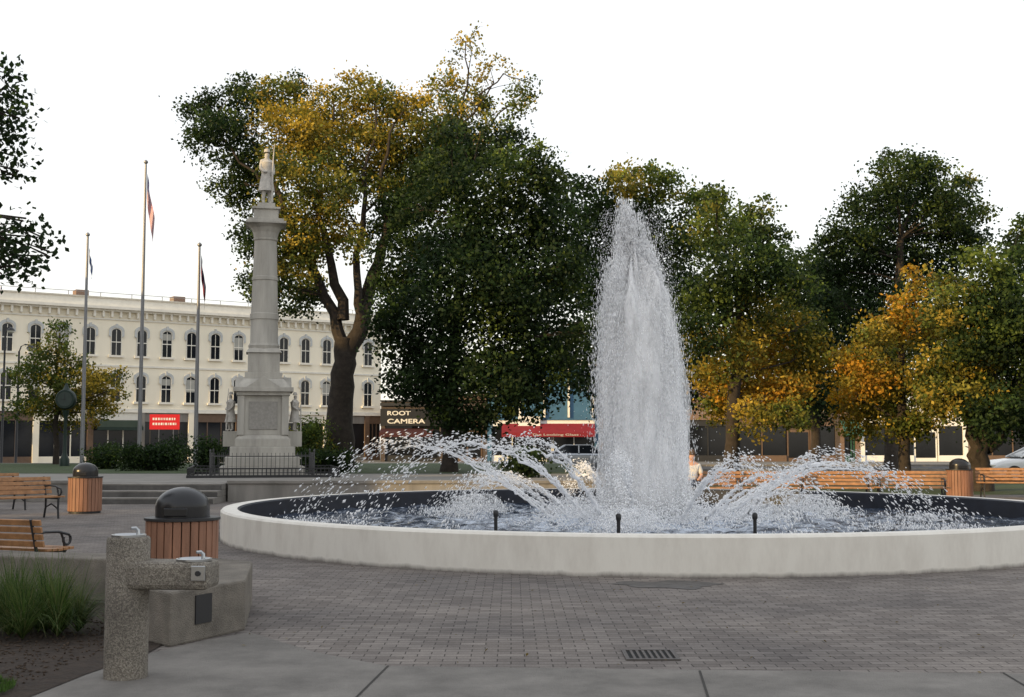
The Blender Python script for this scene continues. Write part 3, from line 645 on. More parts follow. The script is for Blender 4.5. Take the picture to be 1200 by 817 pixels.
# ------------------------------------------------------------ text helper
def text(s, size, m, parent, loc, rot=(pi/2, 0, 0), name='lettering', ext=.01, width=None):
    c = bpy.data.curves.new(name, 'FONT'); c.body = s; c.size = size; c.align_x = 'CENTER'; c.align_y = 'CENTER'; c.extrude = ext; c.offset = size*.02
    o = bpy.data.objects.new(name, c); COL.objects.link(o)
    bpy.context.view_layer.update()
    me = bpy.data.meshes.new_from_object(o.evaluated_get(bpy.context.evaluated_depsgraph_get()))
    bpy.data.objects.remove(o); me.materials.clear(); me.materials.append(m)
    xs = [v.co.x for v in me.vertices]; wd = (max(xs)-min(xs)) if xs else 1
    o = bpy.data.objects.new(name, me); COL.objects.link(o); o.parent = parent; o.location = loc; o.rotation_euler = rot
    if width: o.scale = (width/wd, 1, 1)
    return o

# ------------------------------------------------------------ buildings
def arch(w_, h, n=8, rise=None):
    rise = w_*.35 if rise is None else rise
    pts = [(-w_/2, 0)]
    for i in range(n+1):
        a = pi-pi*i/n; pts.append((w_/2*cos(a), h-rise+rise*sin(a)))
    pts.append((w_/2, 0)); return pts
wb = empty('long_building', (-35.9, 91.4, 0), math.atan2(.577, .82), 'long cream three storey building with rows of arched windows', 'building')
L0, L1, H = -12, 29.6, 12.7
b = MB(); b.box(L0, L1, 0, 14, 3.9, H); b.build('wall', M_CREAM, wb)
b = MB(); b.box(L0-.1, L1+.1, -.12, 0, 3.9, 4.2); b.box(L0-.1, L1+.1, -.08, 0, 7.45, 7.6); b.box(L0-.1, L1+.1, -.08, 0, 11.1, 11.22); b.build('belt_courses', M_TRIM, wb)
b = MB(); b.box(L0-.2, L1+.2, -.35, 0, 11.75, 11.9); b.box(L0-.3, L1+.3, -.6, 0, 11.9, 12.12); b.box(L0-.15, L1+.15, -.2, 0, 12.12, 12.75)
k = L0
while k < L1: b.box(k, k+.16, -.33, 0, 11.3, 11.75); k += .675
b.build('cornice', M_TRIM, wb)
b = MB(); b.box(L0-.2, L1+.2, -.28, 14, 12.75, 12.86); b.build('parapet_coping', mat('coping_pale', (.6, .56, .48), .8), wb)
for i in range(4):
    b = MB(); b.box(-4+i*8, -3+i*8, 4, 5, 12.86, 13.8); b.build('chimney', M_BR1, wb)
k = L0
b = MB()
while k < L1-.2:
    b.tube([(k, 2.5, 12.86), (k, 2.5, 13.5)], .03, 6); k += 2.5
b.tube([(L0, 2.5, 13.5), (L1, 2.5, 13.5)], .025, 6); b.build('roof_railing', M_POLE, wb)
AR = arch(.86, 2.15); AO = arch(1.18, 2.36); AF = arch(.74, 2.07)
M_BLIND = mat('window_blind', (.38, .37, .33), .8, .1, 3)
def arched_window(x, z):
    b = MB(); b.prism_xz([(x+p, z+q) for p, q in AR], -.02, .05); wn = b.build('window', M_GLASS, wb)
    b = MB(); b.strip_xz([(x+p, z+q) for p, q in AR], [(x+p, z+q) for p, q in AF], -.06, -.021)
    b.box(x-.37, x+.37, -.055, -.021, z+1.0, z+1.07); b.box(x-.02, x+.02, -.05, -.021, z, z+2.0); b.build('frame', M_TRIM, wn)
    if random.random() < .25:
        h_ = random.choice([.5, .8, 1.0]); b = MB(); b.box(x-.34, x+.34, -.03, -.0205, z+1.85-h_, z+1.85); b.build('blind', M_BLIND, wn)
    b = MB(); lo = [(x+p, z+q) for p, q in AO][1:-1]; li = [(x+p*1.0, z+q) for p, q in AR][1:-1]
    lo = [(lo[0][0], lo[0][1]-.45)]+lo+[(lo[-1][0], lo[-1][1]-.45)]; li = [(li[0][0], li[0][1]-.45)]+li+[(li[-1][0], li[-1][1]-.45)]
    b.strip_xz(lo, li, -.12, 0); b.box(x-.08, x+.08, -.17, 0, z+2.13, z+2.46); b.build('hood', M_HOOD, wn)
    b = MB(); b.box(x-.6, x+.6, -.2, 0, z-.16, z); b.build('sill', M_TRIM, wn)
for k in range(-5, 15):
    for z in (4.75, 8.35): arched_window(k*2.02, z)
k = L0; i = 0
b = MB(); b.box(L0, L1, .3, 14, 0, 3.9); b.build('shop_back_wall', mat('shop_interior', (.10, .085, .07), .8), wb)
M_SB = mat('shop_brown', (.14, .09, .06), .7)
while k < L1-.5:
    b = MB(); b.box(k, k+.45, -.1, .3, 0, 3.9); b.build('pilaster', [M_CREAM, M_SB, M_CONC2][i % 3], wb)
    x0, x1 = k+.45, min(k+4.0, L1)
    b = MB(); b.box(x0, x1, .1, .16, .5, 3.2); wn = b.build('shop_window', M_GLASS, wb)
    b = MB(); b.box(x0, x1, .02, .3, 0, .5); b.box(x0, x1, .02, .3, 3.2, 3.9)
    for q in (.33, .66): b.box(x0+(x1-x0)*q-.04, x0+(x1-x0)*q+.04, .04, .1, .5, 3.2)
    b.build('shop_surround', [M_TRIM, M_CONC2, M_SB, M_CREAM][i % 4], wn)
    if i in (1, 4):
        b = MB(); b.add([(x0, 0, 3.3), (x1, 0, 3.3), (x1, -1.1, 2.75), (x0, -1.1, 2.75), (x0, -1.1, 2.5), (x1, -1.1, 2.5)], [(0, 1, 2, 3), (3, 2, 5, 4)]); b.build('awning', M_DGREEN, wb)
    k += 4.0; i += 1
p = at(193, 494.5, 84)
t = empty('red_banner', (p.x, 84.0, 0), radians(10), 'red banner sign with pale lettering on two posts before the long building', 'sign')
b = MB(); b.box(-1.0, 1.0, -.03, .03, p.z-.52, p.z+.52); o = b.build('panel', mat('banner_red', (.62, .015, .02), .5, .05), t)
b = MB()
for r_ in range(2):
    x = -.8
    while x < .75:
        wdt = random.uniform(.05, .14); b.box(x, x+wdt, -.04, -.031, p.z+.12-r_*.34, p.z+.28-r_*.34); x += wdt+.06
b.build('lettering', M_WHITE, o)
for s in (-.95, .95): b = MB(); b.tube([(s, .06, 0), (s, .06, p.z+.5)], .03, 8); b.build('post', M_IRON, t)

def shop(name, label, pa, pb, Y, ztop, wm, sash, awn=None, upper=0, uz=4.6):
    x0, x1 = xg(pa, Y), xg(pb, Y); W = x1-x0
    t = empty(name, ((x0+x1)/2, Y, 0), 0, label, 'building')
    b = MB(); b.box(-W/2, W/2, 0, 14, 3.4, ztop); b.box(-W/2, W/2, .5, 14, 0, 3.4); b.box(-W/2, -W/2+.35, 0, .5, 0, 3.4); b.box(W/2-.35, W/2, 0, .5, 0, 3.4); b.build('wall', wm, t)
    b = MB(); b.box(-W/2-.05, W/2+.05, -.25, 0, ztop-.35, ztop-.1); b.box(-W/2-.05, W/2+.05, -.15, 13.9, ztop+.002, ztop+.12); b.build('cornice', sash, t)
    n = max(2, int(W/1.8)); d = (W-.7)/n
    for i in range(n):
        xa = -W/2+.35+i*d
        if i == n//2:
            b = MB(); b.box(xa+.06, xa+d-.06, .3, .36, 0, 2.6); o = b.build('door', sash, t)
            b = MB(); b.box(xa+.2, xa+d-.2, .28, .3, .3, 2.4); b.build('pane', M_GLASS, o)
        else:
            b = MB(); b.box(xa+.04, xa+d-.04, .2, .26, .5, 2.9); o = b.build('shop_window', M_GLASS, t)
            b = MB(); b.box(xa, xa+d, .15, .45, 0, .5); b.box(xa-.04, xa+.04, .12, .2, .5, 2.9); b.build('frame', sash, o)
    b = MB(); b.box(-W/2+.35, W/2-.35, .1, .45, 2.9, 3.39); b.build('fascia', sash, t)
    if upper:
        nu = int(W/2.4)
        for i in range(nu):
            xc = -W/2+(i+.5)*W/nu
            for fl in range(upper):
                z = uz+fl*3.4
                b = MB(); b.box(xc-.45, xc+.45, -.02, .05, z, z+1.8); o = b.build('window', M_GLASS, t)
                b = MB(); b.box(xc-.52, xc+.52, -.06, 0, z+1.8, z+1.95); b.box(xc-.58, xc+.58, -.14, 0, z-.12, z); b.box(xc-.45, xc+.45, -.05, -.021, z+.87, z+.93); b.build('frame', M_TRIM, o)
    if awn:
        a0, a1, m, z0_, z1_ = awn; a0, a1 = xg(a0, Y)-t.location.x, xg(a1, Y)-t.location.x
        b = MB(); b.add([(a0, -.003, z1_), (a1, -.003, z1_), (a1, -1.3, z0_+.35), (a0, -1.3, z0_+.35), (a0, -1.3, z0_), (a1, -1.3, z0_)], [(0, 1, 2, 3), (3, 2, 5, 4), ])
        return t, b.build('awning', m, t)
    return t, None
YS = 100
t, aw = shop('camera_shop', 'camera shop with dark sign band and dark red awning right of the elm trunk', 446, 520, YS, 4.9, M_BR2, mat('shop_black', (.03, .03, .03), .5), (446, 508, M_DRED, 2.0, 2.7))
b = MB(); b.box(-2.6, 2.3, -.3, -.26, 2.9, 4.3); sg = b.build('sign_band', mat('sign_black', (.015, .015, .015), .5), t)
M_LET = mat('cream_lettering', (.7, .67, .6), .6)
text('ROOT', .48, M_LET, sg, (-1.1, -.315, 3.93), width=1.9); text('CAMERA', .52, M_LET, sg, (-.5, -.315, 3.27), width=3.1)
shop('brick_shop', 'brown brick shop building behind the dark tree', 520, 571, YS, 5.4, M_BR2, mat('shop_brown', (.14, .09, .06), .7))
t, aw = shop('blue_panel_building', 'blue panelled building with pale vertical fins and long red awning', 571, 702, YS, 8.2, M_BLUE, M_WHITE, (588, 697, M_RED, 2.0, 3.1))
cxm = t.location.x
for i in range(5):
    b = MB(); x = -3.9+i*2.0; b.box(x-.08, x+.08, -.25, -.002, 3.6, 7.8); b.build('fin', M_TRIM, t)
text('The Looking Glass', .24, mat('muted_lettering', (.42, .36, .33), .7), aw, (xg(650, YS)-cxm, -1.315, 2.18), width=3.8)
p = at(620, 494, YS); b = MB(); b.box(p.x-cxm-.9, p.x-cxm+.9, -.34, -.30, p.z-.42, p.z+.42); o = b.build('sign_board', M_WHITE, t); text('AVAILABLE', .3, mat('sign_black', (.015,)*3, .5), o, (p.x-cxm, -.345, p.z), width=1.5)
shop('brown_shop', 'brown brick shops directly behind the water plume', 702, 860, YS, 6.5, M_BR1, mat('shop_black', (.03, .03, .03), .5), upper=1, uz=4.2)
shop('dark_brick_shop', 'dark brick shop building behind the sun-gold tree', 860, 985, YS, 6.6, M_BR2, mat('shop_brown', (.14, .09, .06), .7), upper=1, uz=4.2)
t, aw = shop('green_front_shop', 'narrow shop with green awning left of the white shopfront', 985, 1009, YS, 6.4, M_BR1, M_GREEN, (985, 1008, M_GREEN, 2.1, 3.4))
t, aw = shop('white_front_shop', 'white shopfront with dark display windows behind the right trees', 1009, 1135, YS, 4.6, M_WHITE, M_WHITE)
shop('end_shop', 'brown brick shop building at the right edge', 1135, 1290, YS, 6.6, M_BR1, mat('shop_brown', (.14, .09, .06), .7), upper=1, uz=4.2)

def block(y0, y1, h, label, m, depth=4):  # unseen blocks added to cast shade; gaps let the low sun through
    t = empty('shade_block', (-45, (y0+y1)/2, 0), 0, label, 'building'); W = (y1-y0)/2
    b = MB(); b.box(-depth, 0, -W, W, 0, h); b.build('wall', m, t)
    b = MB(); b.box(-depth-.1, .3, -W, W, h+.002, h+.4); b.build('cornice', M_TRIM, t)
    n = max(1, int(2*W/3))
    for i in range(n):
        yc = -W+(i+.5)*2*W/n
        for f in range(int(h/4)):
            b = MB(); b.box(-.05, .03, yc-.5, yc+.5, 1.2+f*4, 3.0+f*4); b.build('window', M_GLASS, t)
block(-50, -14.0, 22, 'tall unseen block added to shade the plaza, nearest the camera', M_BR1)
block(-11.0, -2.6, 13.4, 'low unseen block added to shade the plaza floor', M_BR1)
block(1.75, 6.4, 12.8, 'low narrow unseen block added to shade the steps', M_BR2)
block(9.4, 12.0, 21, 'narrow tall unseen block added to shade the monument', M_BR2)
block(12.6, 60, 16, 'long unseen block added to shade the lower elm crown', M_BR1)

# ------------------------------------------------------------ vegetation
GR_D = (.013, .026, .009); GR_M = (.033, .056, .015); GR_L = (.09, .12, .024); GOLD_SUN = (.40, .28, .045); OLIVE = (.18, .16, .03); SUN_ORNG = (.46, .23, .03)  # golds and oranges mix autumn tone with low sun painted into leaf colour
def leaves(name, blobs, m, parent, leaf=.2, dens=1., loc=None):
    Cs, Ks = [], []
    for (c, rx, rz, pal, dn) in blobs:
        ncl = max(10, int(40*dn*min(2.2, rx)))
        n = int(dens*dn*46*rx*rz/(leaf*leaf))
        d = rng.normal(0, 1, (ncl, 3)); d /= np.linalg.norm(d, axis=1)[:, None]
        rad = rng.uniform(.12, 1.15, ncl)**.5
        cc = np.array(c)+d*rad[:, None]*np.array([rx, rx, rz])
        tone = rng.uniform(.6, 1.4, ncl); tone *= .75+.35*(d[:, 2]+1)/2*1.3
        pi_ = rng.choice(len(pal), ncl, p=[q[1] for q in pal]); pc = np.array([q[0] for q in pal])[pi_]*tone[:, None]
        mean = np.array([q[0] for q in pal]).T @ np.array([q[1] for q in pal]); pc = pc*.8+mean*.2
        k = rng.integers(0, ncl, n); sg = rng.uniform(.11, .25, ncl)*min(rx, rz)+.08
        off = rng.normal(0, 1, (n, 3))*sg[k][:, None]*np.array([1.15, 1.15, .7])
        Cs.append(cc[k]+off); Ks.append(pc[k]*rng.uniform(.75, 1.25, (n, 1)))
    C = np.vstack(Cs); K = np.clip(np.vstack(Ks), 0, 1); n = len(C)
    u = rng.normal(0, 1, (n, 3)); u /= np.linalg.norm(u, axis=1)[:, None]
    v = np.cross(u, rng.normal(0, 1, (n, 3))); v /= np.linalg.norm(v, axis=1)[:, None]
    s = leaf*rng.uniform(.7, 1.3, n)[:, None]
    V = np.stack([C-u*s*.5, C+v*s*.34, C+u*s*.5, C-v*s*.34], 1).reshape(-1, 3)
    if loc is not None: V = V-np.array(loc)
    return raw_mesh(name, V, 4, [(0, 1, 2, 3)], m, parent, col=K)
P_DARK = [(GR_D, .66), (GR_M, .3), (GR_L, .04)]
P_GREEN = [(GR_D, .35), (GR_M, .5), (GR_L, .15)]
P_LIGHT = [(GR_M, .35), (GR_L, .5), (OLIVE, .15)]
P_GOLD_SUN = [(GOLD_SUN, .38), (OLIVE, .38), (GR_L, .14), (GR_M, .10)]
P_MIX = [(GOLD_SUN, .14), (OLIVE, .3), (GR_L, .22), (GR_M, .34)]
P_SUN_ORNG = [(SUN_ORNG, .38), (GOLD_SUN, .35), (OLIVE, .27)]
PAL = dict(d=P_DARK, g=P_GREEN, l=P_LIGHT, y=P_GOLD_SUN, m=P_MIX, o=P_SUN_ORNG)
def tree(name, label, Y, z0, trunk, blobs, depth=3., leaf=.2, dens=1., limbs=(), lim=.03, slp=.9):
    x0 = xg(trunk[0][0], Y, z0); base = Vector((x0, Y, z0))
    t = empty(name, base, 0, label, 'tree')
    tp = [Vector((x0, Y, z0-.05))]+[at(a, b_, Y) for a, b_, c in trunk[1:]]; tr = [c*Y/F/2 for a, b_, c in trunk]
    b = MB(); pts = []; rad = []
    for i in range(len(tp)-1):
        for k in range(4):
            f = k/4; pts.append(tp[i].lerp(tp[i+1], f)-base+Vector((random.gauss(0, .04), random.gauss(0, .04), 0))*min(1, i+k)); rad.append(tr[i]*(1-f)+tr[i+1]*f)
    pts.append(tp[-1]-base); rad.append(tr[-1])
    rad[0] *= 1.3; rad[1] *= 1.08
    b.tube(pts, rad, 12); b.build('trunk', M_BARK, t, smooth=True)
    nodes_ = [(p, r) for i, (p, r) in enumerate(zip(pts, rad)) if i > len(pts)*.35]
    lb = MB()
    if limbs:
        nodes_ = nodes_[-3:]
        for cc in limbs:
            lp = []
            slope = random.uniform(-slp, slp)
            for i, (a, c_, w_) in enumerate(cc):
                p = at(a, c_, Y)-base; p.y += slope*i; lp.append((p, w_*Y/F/2))
            fine = [(lp[i][0].lerp(lp[i+1][0], f)+Vector((random.gauss(0, .09), random.gauss(0, .09), random.gauss(0, .05)))*(f > 0), lp[i][1]*(1-f)+lp[i+1][1]*f) for i in range(len(lp)-1) for f in (0, .33, .66)]+[lp[-1]]
            lb.tube([q[0] for q in fine], [q[1] for q in fine], 9)
            nodes_ += fine[3:]
    BL = []
    for (px, py, r, pal, dn) in blobs:
        dy = random.uniform(-1, 1)*depth; Yb = Y+dy
        c = at(px, py, Yb); rm = r*Yb/F; BL.append((c, rm, rm*.88, PAL[pal], dn))
        lc = c-base
        p, r0 = min(nodes_, key=lambda q: (q[0]-lc).length+max(0, (q[0].z-lc.z+.5))*1.5)
        m1 = p.lerp(lc, .35)+Vector((random.uniform(-.3, .3), random.uniform(-.3, .3), .06*(lc-p).length))
        m2 = p.lerp(lc, .7)+Vector((random.uniform(-.3, .3), random.uniform(-.3, .3), .2))
        rr0 = min(r0*.6, .03+lim*rm)
        lb.tube([p, m1, m2, lc], [rr0, rr0*.7, rr0*.45, rr0*.2], 6)
        for q in range(3):
            e = lc+Vector((random.uniform(-1, 1), random.uniform(-1, 1), random.uniform(-.3, 1)))*rm*.7
            lb.tube([m2, m2.lerp(e, .5)+Vector((0, 0, .1)), e], [rr0*.4, rr0*.25, .012], 5)
    lb.build('limbs', M_BARK, t, smooth=True)
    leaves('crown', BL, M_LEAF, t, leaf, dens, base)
    return t
elm_limbs = ([(404,425,22),(424,375,19),(436,320,15),(452,270,11),(472,220,8),(505,180,5),(535,138,3.2),(560,112,2.4),(578,82,1.6)],
             [(424,375,11),(418,320,9),(426,250,6),(432,180,4),(440,130,2)], [(402,405,16),(378,345,12),(352,290,8),(325,225,6),(290,160,3)],
             [(452,270,7),(445,220,5),(458,160,3),(480,125,1.5)], [(472,220,5),(520,200,4),(560,160,2.5),(600,120,1.5)], [(402,375,15),(388,310,10),(372,250,7),(378,180,4),(390,120,2)], [(352,290,6),(320,280,4),(290,290,2)], [(325,225,5),(280,190,3),(245,140,2)], [(535,138,2.8),(548,100,2.2),(546,50,1.2)], [(560,112,2.0),(590,88,1.6),(612,98,1)])
tree('elm_tree', 'large old elm with sun-painted golden green crown and forked trunk behind the monument', 50, TZ, [(396, 548, 36), (398, 480, 30), (403, 425, 26), (404, 395, 21)],
 [(238,122,26,'d',.9),(262,160,36,'d',1),(290,125,28,'g',1),(232,165,16,'g',.7),(330,115,32,'m',1),(345,160,42,'y',1),(300,195,36,'g',1),(395,132,38,'y',.9),(440,120,30,'m',.8),(480,130,28,'y',.7),(420,180,42,'y',.9),(370,215,40,'m',1),
  (310,240,32,'g',.9),(340,262,38,'m',1),(470,185,40,'m',1),(505,160,28,'m',.9),(385,270,34,'y',.8),(345,310,36,'m',1),(300,285,26,'g',.8),(320,340,28,'g',.9),(350,350,24,'d',.9),(292,325,16,'g',.5),(500,220,42,'d',1.1),(540,170,34,'d',1),(272,220,24,'g',.7),(412,95,16,'y',.5),(345,95,14,'g',.5),(285,100,14,'g',.6),(370,340,18,'m',.7),(455,150,30,'m',.8),(375,165,34,'y',.9),(450,225,28,'m',.9),(400,225,26,'m',.7),(415,290,20,'m',.5),(362,285,26,'m',.8),(452,270,24,'g',.8),(330,200,26,'m',.8),(470,240,26,'g',.9),(500,185,24,'m',.9),
  (545,58,18,'y',.24),(560,38,10,'y',.2),(578,82,22,'y',.24),(614,100,16,'m',.35),(525,92,22,'y',.38),(600,125,22,'m',.4),(622,115,10,'m',.3),(555,122,24,'m',.6),(505,105,16,'y',.4),(580,150,22,'m',.5),(530,130,22,'m',.7)], 3.0, .145, 1.0, limbs=elm_limbs, slp=.25)
tree('dark_tree', 'broad dense dark green tree right of the elm', 45, TZ, [(526, 560, 18), (526, 500, 16), (530, 430, 14), (540, 330, 11), (550, 260, 8)],
 [(540,240,50,'d',1),(480,300,44,'d',1),(600,290,58,'d',1),(545,330,60,'d',1),(640,350,48,'d',1),(490,370,48,'d',1),(570,400,60,'d',1),(460,340,28,'d',1),(650,410,38,'d',1),(472,415,34,'d',1),(522,440,40,'d',1),(580,455,44,'d',1),(640,440,38,'d',1),(600,210,42,'g',1),(650,270,40,'d',1),
  (560,180,36,'d',1),(640,205,28,'g',1),(665,320,32,'d',1),(520,200,30,'g',1),(528,482,24,'d',1),(560,492,22,'d',1),(545,505,14,'d',.8),(500,455,26,'d',1),(465,452,18,'d',.9),(452,385,22,'d',.9),(600,165,22,'d',.7),(676,390,18,'d',.8),(625,180,18,'g',.6),(548,280,48,'d',1),(600,350,48,'d',1),(612,468,28,'d',1),(530,160,22,'d',.7),(655,235,24,'g',.9),(480,250,24,'d',.8)], 2.6, .155, 1.0)
tree('maple_tree', 'green tree with yellow tips directly behind the water plume', 58, 0, [(760, 545, 16), (758, 480, 14), (755, 380, 11), (750, 290, 7)],
 [(700,240,32,'g',1),(690,290,36,'d',1),(735,215,22,'y',.9),(775,220,24,'l',1),(740,260,40,'g',1),(720,330,46,'d',1),(780,290,44,'g',1),(700,400,42,'d',1),(760,390,56,'d',1),(800,350,44,'d',1),(720,460,36,'d',1),(790,445,44,'d',1),(680,215,16,'g',.8),(762,202,12,'l',.7),(820,240,26,'l',1),(700,340,40,'d',1),(745,440,40,'d',1),(690,440,28,'d',1),(810,410,34,'d',1),(720,207,14,'y',.8),(745,198,12,'y',.7)], 3, .18, 1)
tree('sun_gold_tree', 'tree with lower crown painted sunlit orange gold right of the water plume', 41, 0, [(858, 565, 20), (858, 500, 16), (862, 430, 13), (870, 340, 9)],
 [(835,270,34,'l',1),(878,265,30,'l',1),(860,310,40,'g',1),(905,320,34,'g',1),(830,350,36,'g',1),(880,360,36,'m',1),(925,372,32,'m',1),(850,410,38,'y',1),(905,415,38,'o',1),(945,425,32,'y',1),(865,455,38,'o',1),(920,462,36,'o',1),(835,440,26,'y',.9),(885,488,26,'y',.8),(840,235,18,'l',.7),(895,242,14,'l',.6),(820,390,28,'g',.9),(950,390,22,'m',.9),(935,340,24,'g',.8),(900,280,22,'g',.8),(880,390,34,'y',1),(930,490,22,'m',.8),(845,480,22,'m',.8)], 2.3, .135, 1)
tree('tall_green_tree', 'tall round green tree rising behind the right hand sun-gold trees', 66, 0, [(1045, 545, 16), (1045, 480, 14), (1050, 380, 11), (1055, 280, 8)],
 [(1050,208,32,'g',1),(1085,200,24,'g',1),(1020,238,32,'d',1),(1110,238,34,'g',1),(1070,250,46,'d',1),(1000,280,34,'d',1),(1040,300,46,'d',1),(1130,278,30,'g',1),(1100,310,42,'d',1),(975,320,28,'d',1),(1010,350,40,'d',1),(1070,370,46,'d',1),(965,290,16,'g',.7),(1040,180,12,'g',.6),(1130,212,16,'l',.8),(970,360,30,'d',1),(1150,248,16,'l',.7),(1020,400,36,'d',1),(1100,400,36,'d',1)], 3, .19, 1)
tree('back_tree', 'dark green tree in the gap between the two sun-gold trees', 74, 0, [(955, 545, 12), (955, 480, 10), (955, 400, 8)],
 [(940,330,34,'d',1),(975,350,38,'d',1),(930,390,40,'d',1),(985,410,40,'d',1),(950,450,40,'d',1),(1000,455,36,'d',1),(920,305,20,'g',.8),(955,305,18,'g',.8),(960,480,26,'d',1)], 3, .22, 1)
tree('right_tree', 'spreading tree with olive crown and leaning trunks at the right edge', 40, 0, [(1150, 565, 24), (1148, 530, 20), (1152, 490, 17), (1165, 430, 12), (1170, 370, 8)],
 [(1165,350,38,'g',1),(1205,330,38,'g',1),(1120,370,36,'m',1),(1180,400,44,'g',1),(1220,400,44,'g',1),(1130,430,42,'m',1),(1185,450,42,'d',1),(1230,460,40,'g',1),(1120,472,34,'m',1),(1165,485,34,'d',1),(1210,490,34,'g',1),(1190,290,24,'g',.9),(1210,265,20,'g',.8),(1150,310,26,'l',.9),(1112,335,20,'m',.8),(1260,380,40,'g',1),(1250,310,34,'g',1),(1150,395,38,'g',1),(1185,370,30,'g',1),(1140,455,30,'m',1)], 2.2, .135, 1.1,
 limbs=([(1150,548,18),(1136,510,13),(1122,465,8),(1118,430,3)], [(1152,540,16),(1180,505,12),(1200,460,8),(1215,410,4)], [(1152,490,14),(1155,430,9),(1165,370,5),(1175,340,2)]), slp=.2)
tree('sun_amber_tree', 'small tree with leaves painted sunlit amber left of the right edge tree', 42, 0, [(1060, 560, 15), (1060, 520, 13), (1056, 470, 11), (1055, 400, 7)],
 [(1075,322,12,'o',.8),(1068,355,20,'o',1),(1050,385,26,'o',1),(1085,385,26,'y',1),(1020,400,26,'y',1),(1060,430,34,'m',1),(1015,440,34,'o',1),(1095,440,32,'m',1),(1030,480,32,'y',1),(1075,485,32,'m',1),(1000,470,24,'o',.9),(998,420,18,'o',.9),(1010,500,20,'y',.7),(1060,500,22,'m',.9),(1045,455,28,'y',1)], 2.0, .135, 1)
tree('young_tree', 'small sparse young tree with yellow green leaves at the left', 60, TZ, [(66, 548, 7), (66, 500, 6), (68, 440, 4), (70, 390, 2)],
 [(70,385,12,'l',.7),(62,412,20,'m',.8),(88,430,18,'m',.8),(45,438,20,'l',.9),(107,445,18,'y',.8),(68,455,24,'m',.9),(35,465,16,'l',.8),(125,450,16,'y',.8),(95,470,22,'y',.8),(50,480,18,'m',.8),(22,480,14,'l',.7),(118,470,20,'y',.8),(137,440,11,'y',.6),(75,490,18,'m',.7),(20,445,14,'l',.6),(138,462,10,'y',.6),(110,490,14,'y',.6),(40,420,12,'l',.6)], 1.5, .15, .9)
tree('edge_tree', 'dark leaved branches of a near tree hanging in at the left edge', 14, 0, [(-170, 690, 40), (-165, 450, 34), (-160, 300, 28), (-150, 150, 20)],
 [(5,85,14,'d',1),(12,112,13,'d',1),(18,137,13,'d',.9),(-5,150,24,'d',1),(8,185,15,'d',.9),(20,205,9,'d',.8),(-25,110,26,'d',1),(25,262,13,'d',1),(45,278,13,'d',.9),(15,290,20,'d',1),(30,310,15,'d',.9),(8,325,13,'d',.9),(55,300,9,'d',.7),(-25,300,28,'d',1),(-90,140,55,'d',.8),(-110,280,55,'d',.8),(-200,120,70,'d',.7),(-230,250,60,'d',.7),(-160,40,60,'d',.7)], .7, .075, .7)

def shrub(name, label, cat, Y, px0, px1, py0, z0, pal, leaf=.11, dens=1.0):
    x0, x1 = xg(px0, Y, z0), xg(px1, Y, z0); zt = at(0, py0, Y).z; h = zt-z0
    base = Vector(((x0+x1)/2, Y, z0)); t = empty(name, base, 0, label, cat)
    BL = []; n = max(1, int((x1-x0)/(h*.75)))
    for i in range(n):
        x = x0+h*.4+(x1-x0-h*.8)*(i/(max(1, n-1))) if n > 1 else (x0+x1)/2
        BL.append((Vector((x, Y, z0+h*.5)), h*.5 if n > 1 else (x1-x0)/2, h*.52, PAL[pal], 1.3))
        BL.append((Vector((x, Y+h*.4, z0+h*.5)), h*.5, h*.5, PAL[pal], .8))
    leaves('foliage', BL, M_LEAF, t, leaf, dens, base)
    for i in range(3):
        b = MB(); b.tube([(random.uniform(-.1, .1), random.uniform(-.1, .1), 0), (random.uniform(-.4, .4), random.uniform(-.3, .3), h*.6)], [.02, .008], 5); b.build('stem', M_BARK, t)
shrub('hedge', 'dark clipped hedge on the terrace left of the monument', 'hedge', 47, 142, 206, 524, TZ, 'd')
shrub('shrub', 'rounded green shrub behind the left hedge by the tallest flagpole', 'shrub', 52, 180, 220, 516, TZ, 'd')
shrub('shrub', 'green shrub below the round street clock', 'shrub', 50, 104, 142, 519, TZ, 'g')
shrub('shrub', 'dark upright shrub between the hedge and the monument', 'shrub', 46, 228, 256, 516, TZ, 'd')
shrub('hedge', 'dark clipped hedge at the right of the monument before the elm trunk', 'hedge', 44, 356, 406, 526, TZ, 'd')
shrub('shrub', 'small shrub with light leaves left of the elm trunk', 'shrub', 48, 350, 374, 496, TZ, 'l')
shrub('shrub', 'low dark shrub behind the fountain left of the plume', 'shrub', 38, 590, 640, 524, TZ, 'd')
# ornamental grass
gx0, gy0 = gp(45, 744)
t = empty('ornamental_grass', (gx0, gy0, .013), 0, 'arching clump of green ornamental grass in the planting bed', 'grass plant')
nb = 4200; V = []; Fc = []; K = []
cl = [(random.gauss(0, .20), random.gauss(0, .14)) for _ in range(22)]
for i in range(nb):
    cx_, cy_ = random.choice(cl)
    a = math.atan2(cy_, cx_)+random.gauss(0, 1.1); ln_ = random.uniform(.3, .74); sp = min(1.1, abs(random.gauss(.55, .35)))*ln_; wd = random.uniform(.0025, .005)
    dx, dy = cos(a), sin(a); px_, py_ = -dy*wd, dx*wd; base_i = len(V); c = random.choice([(.035, .065, .016), (.06, .10, .025), (.09, .13, .04), (.02, .04, .011), (.12, .13, .05)])
    bend = random.uniform(-.16, .16)
    for k in range(6):
        f = k/5; rr_ = sp*(f**1.3); zz = max(.01, ln_*(f*(1-.2*sp/ln_)-.55*f**3*(sp/ln_))); q = 1-f*.85; ox = cx_-dy*bend*f*f; oy = cy_+dx*bend*f*f
        V += [(dx*rr_+px_*q+ox, dy*rr_+py_*q+oy, zz), (dx*rr_-px_*q+ox, dy*rr_-py_*q+oy, zz)]; K += [c, c]
    for k in range(5): Fc.append((base_i+2*k, base_i+2*k+1, base_i+2*k+3, base_i+2*k+2))
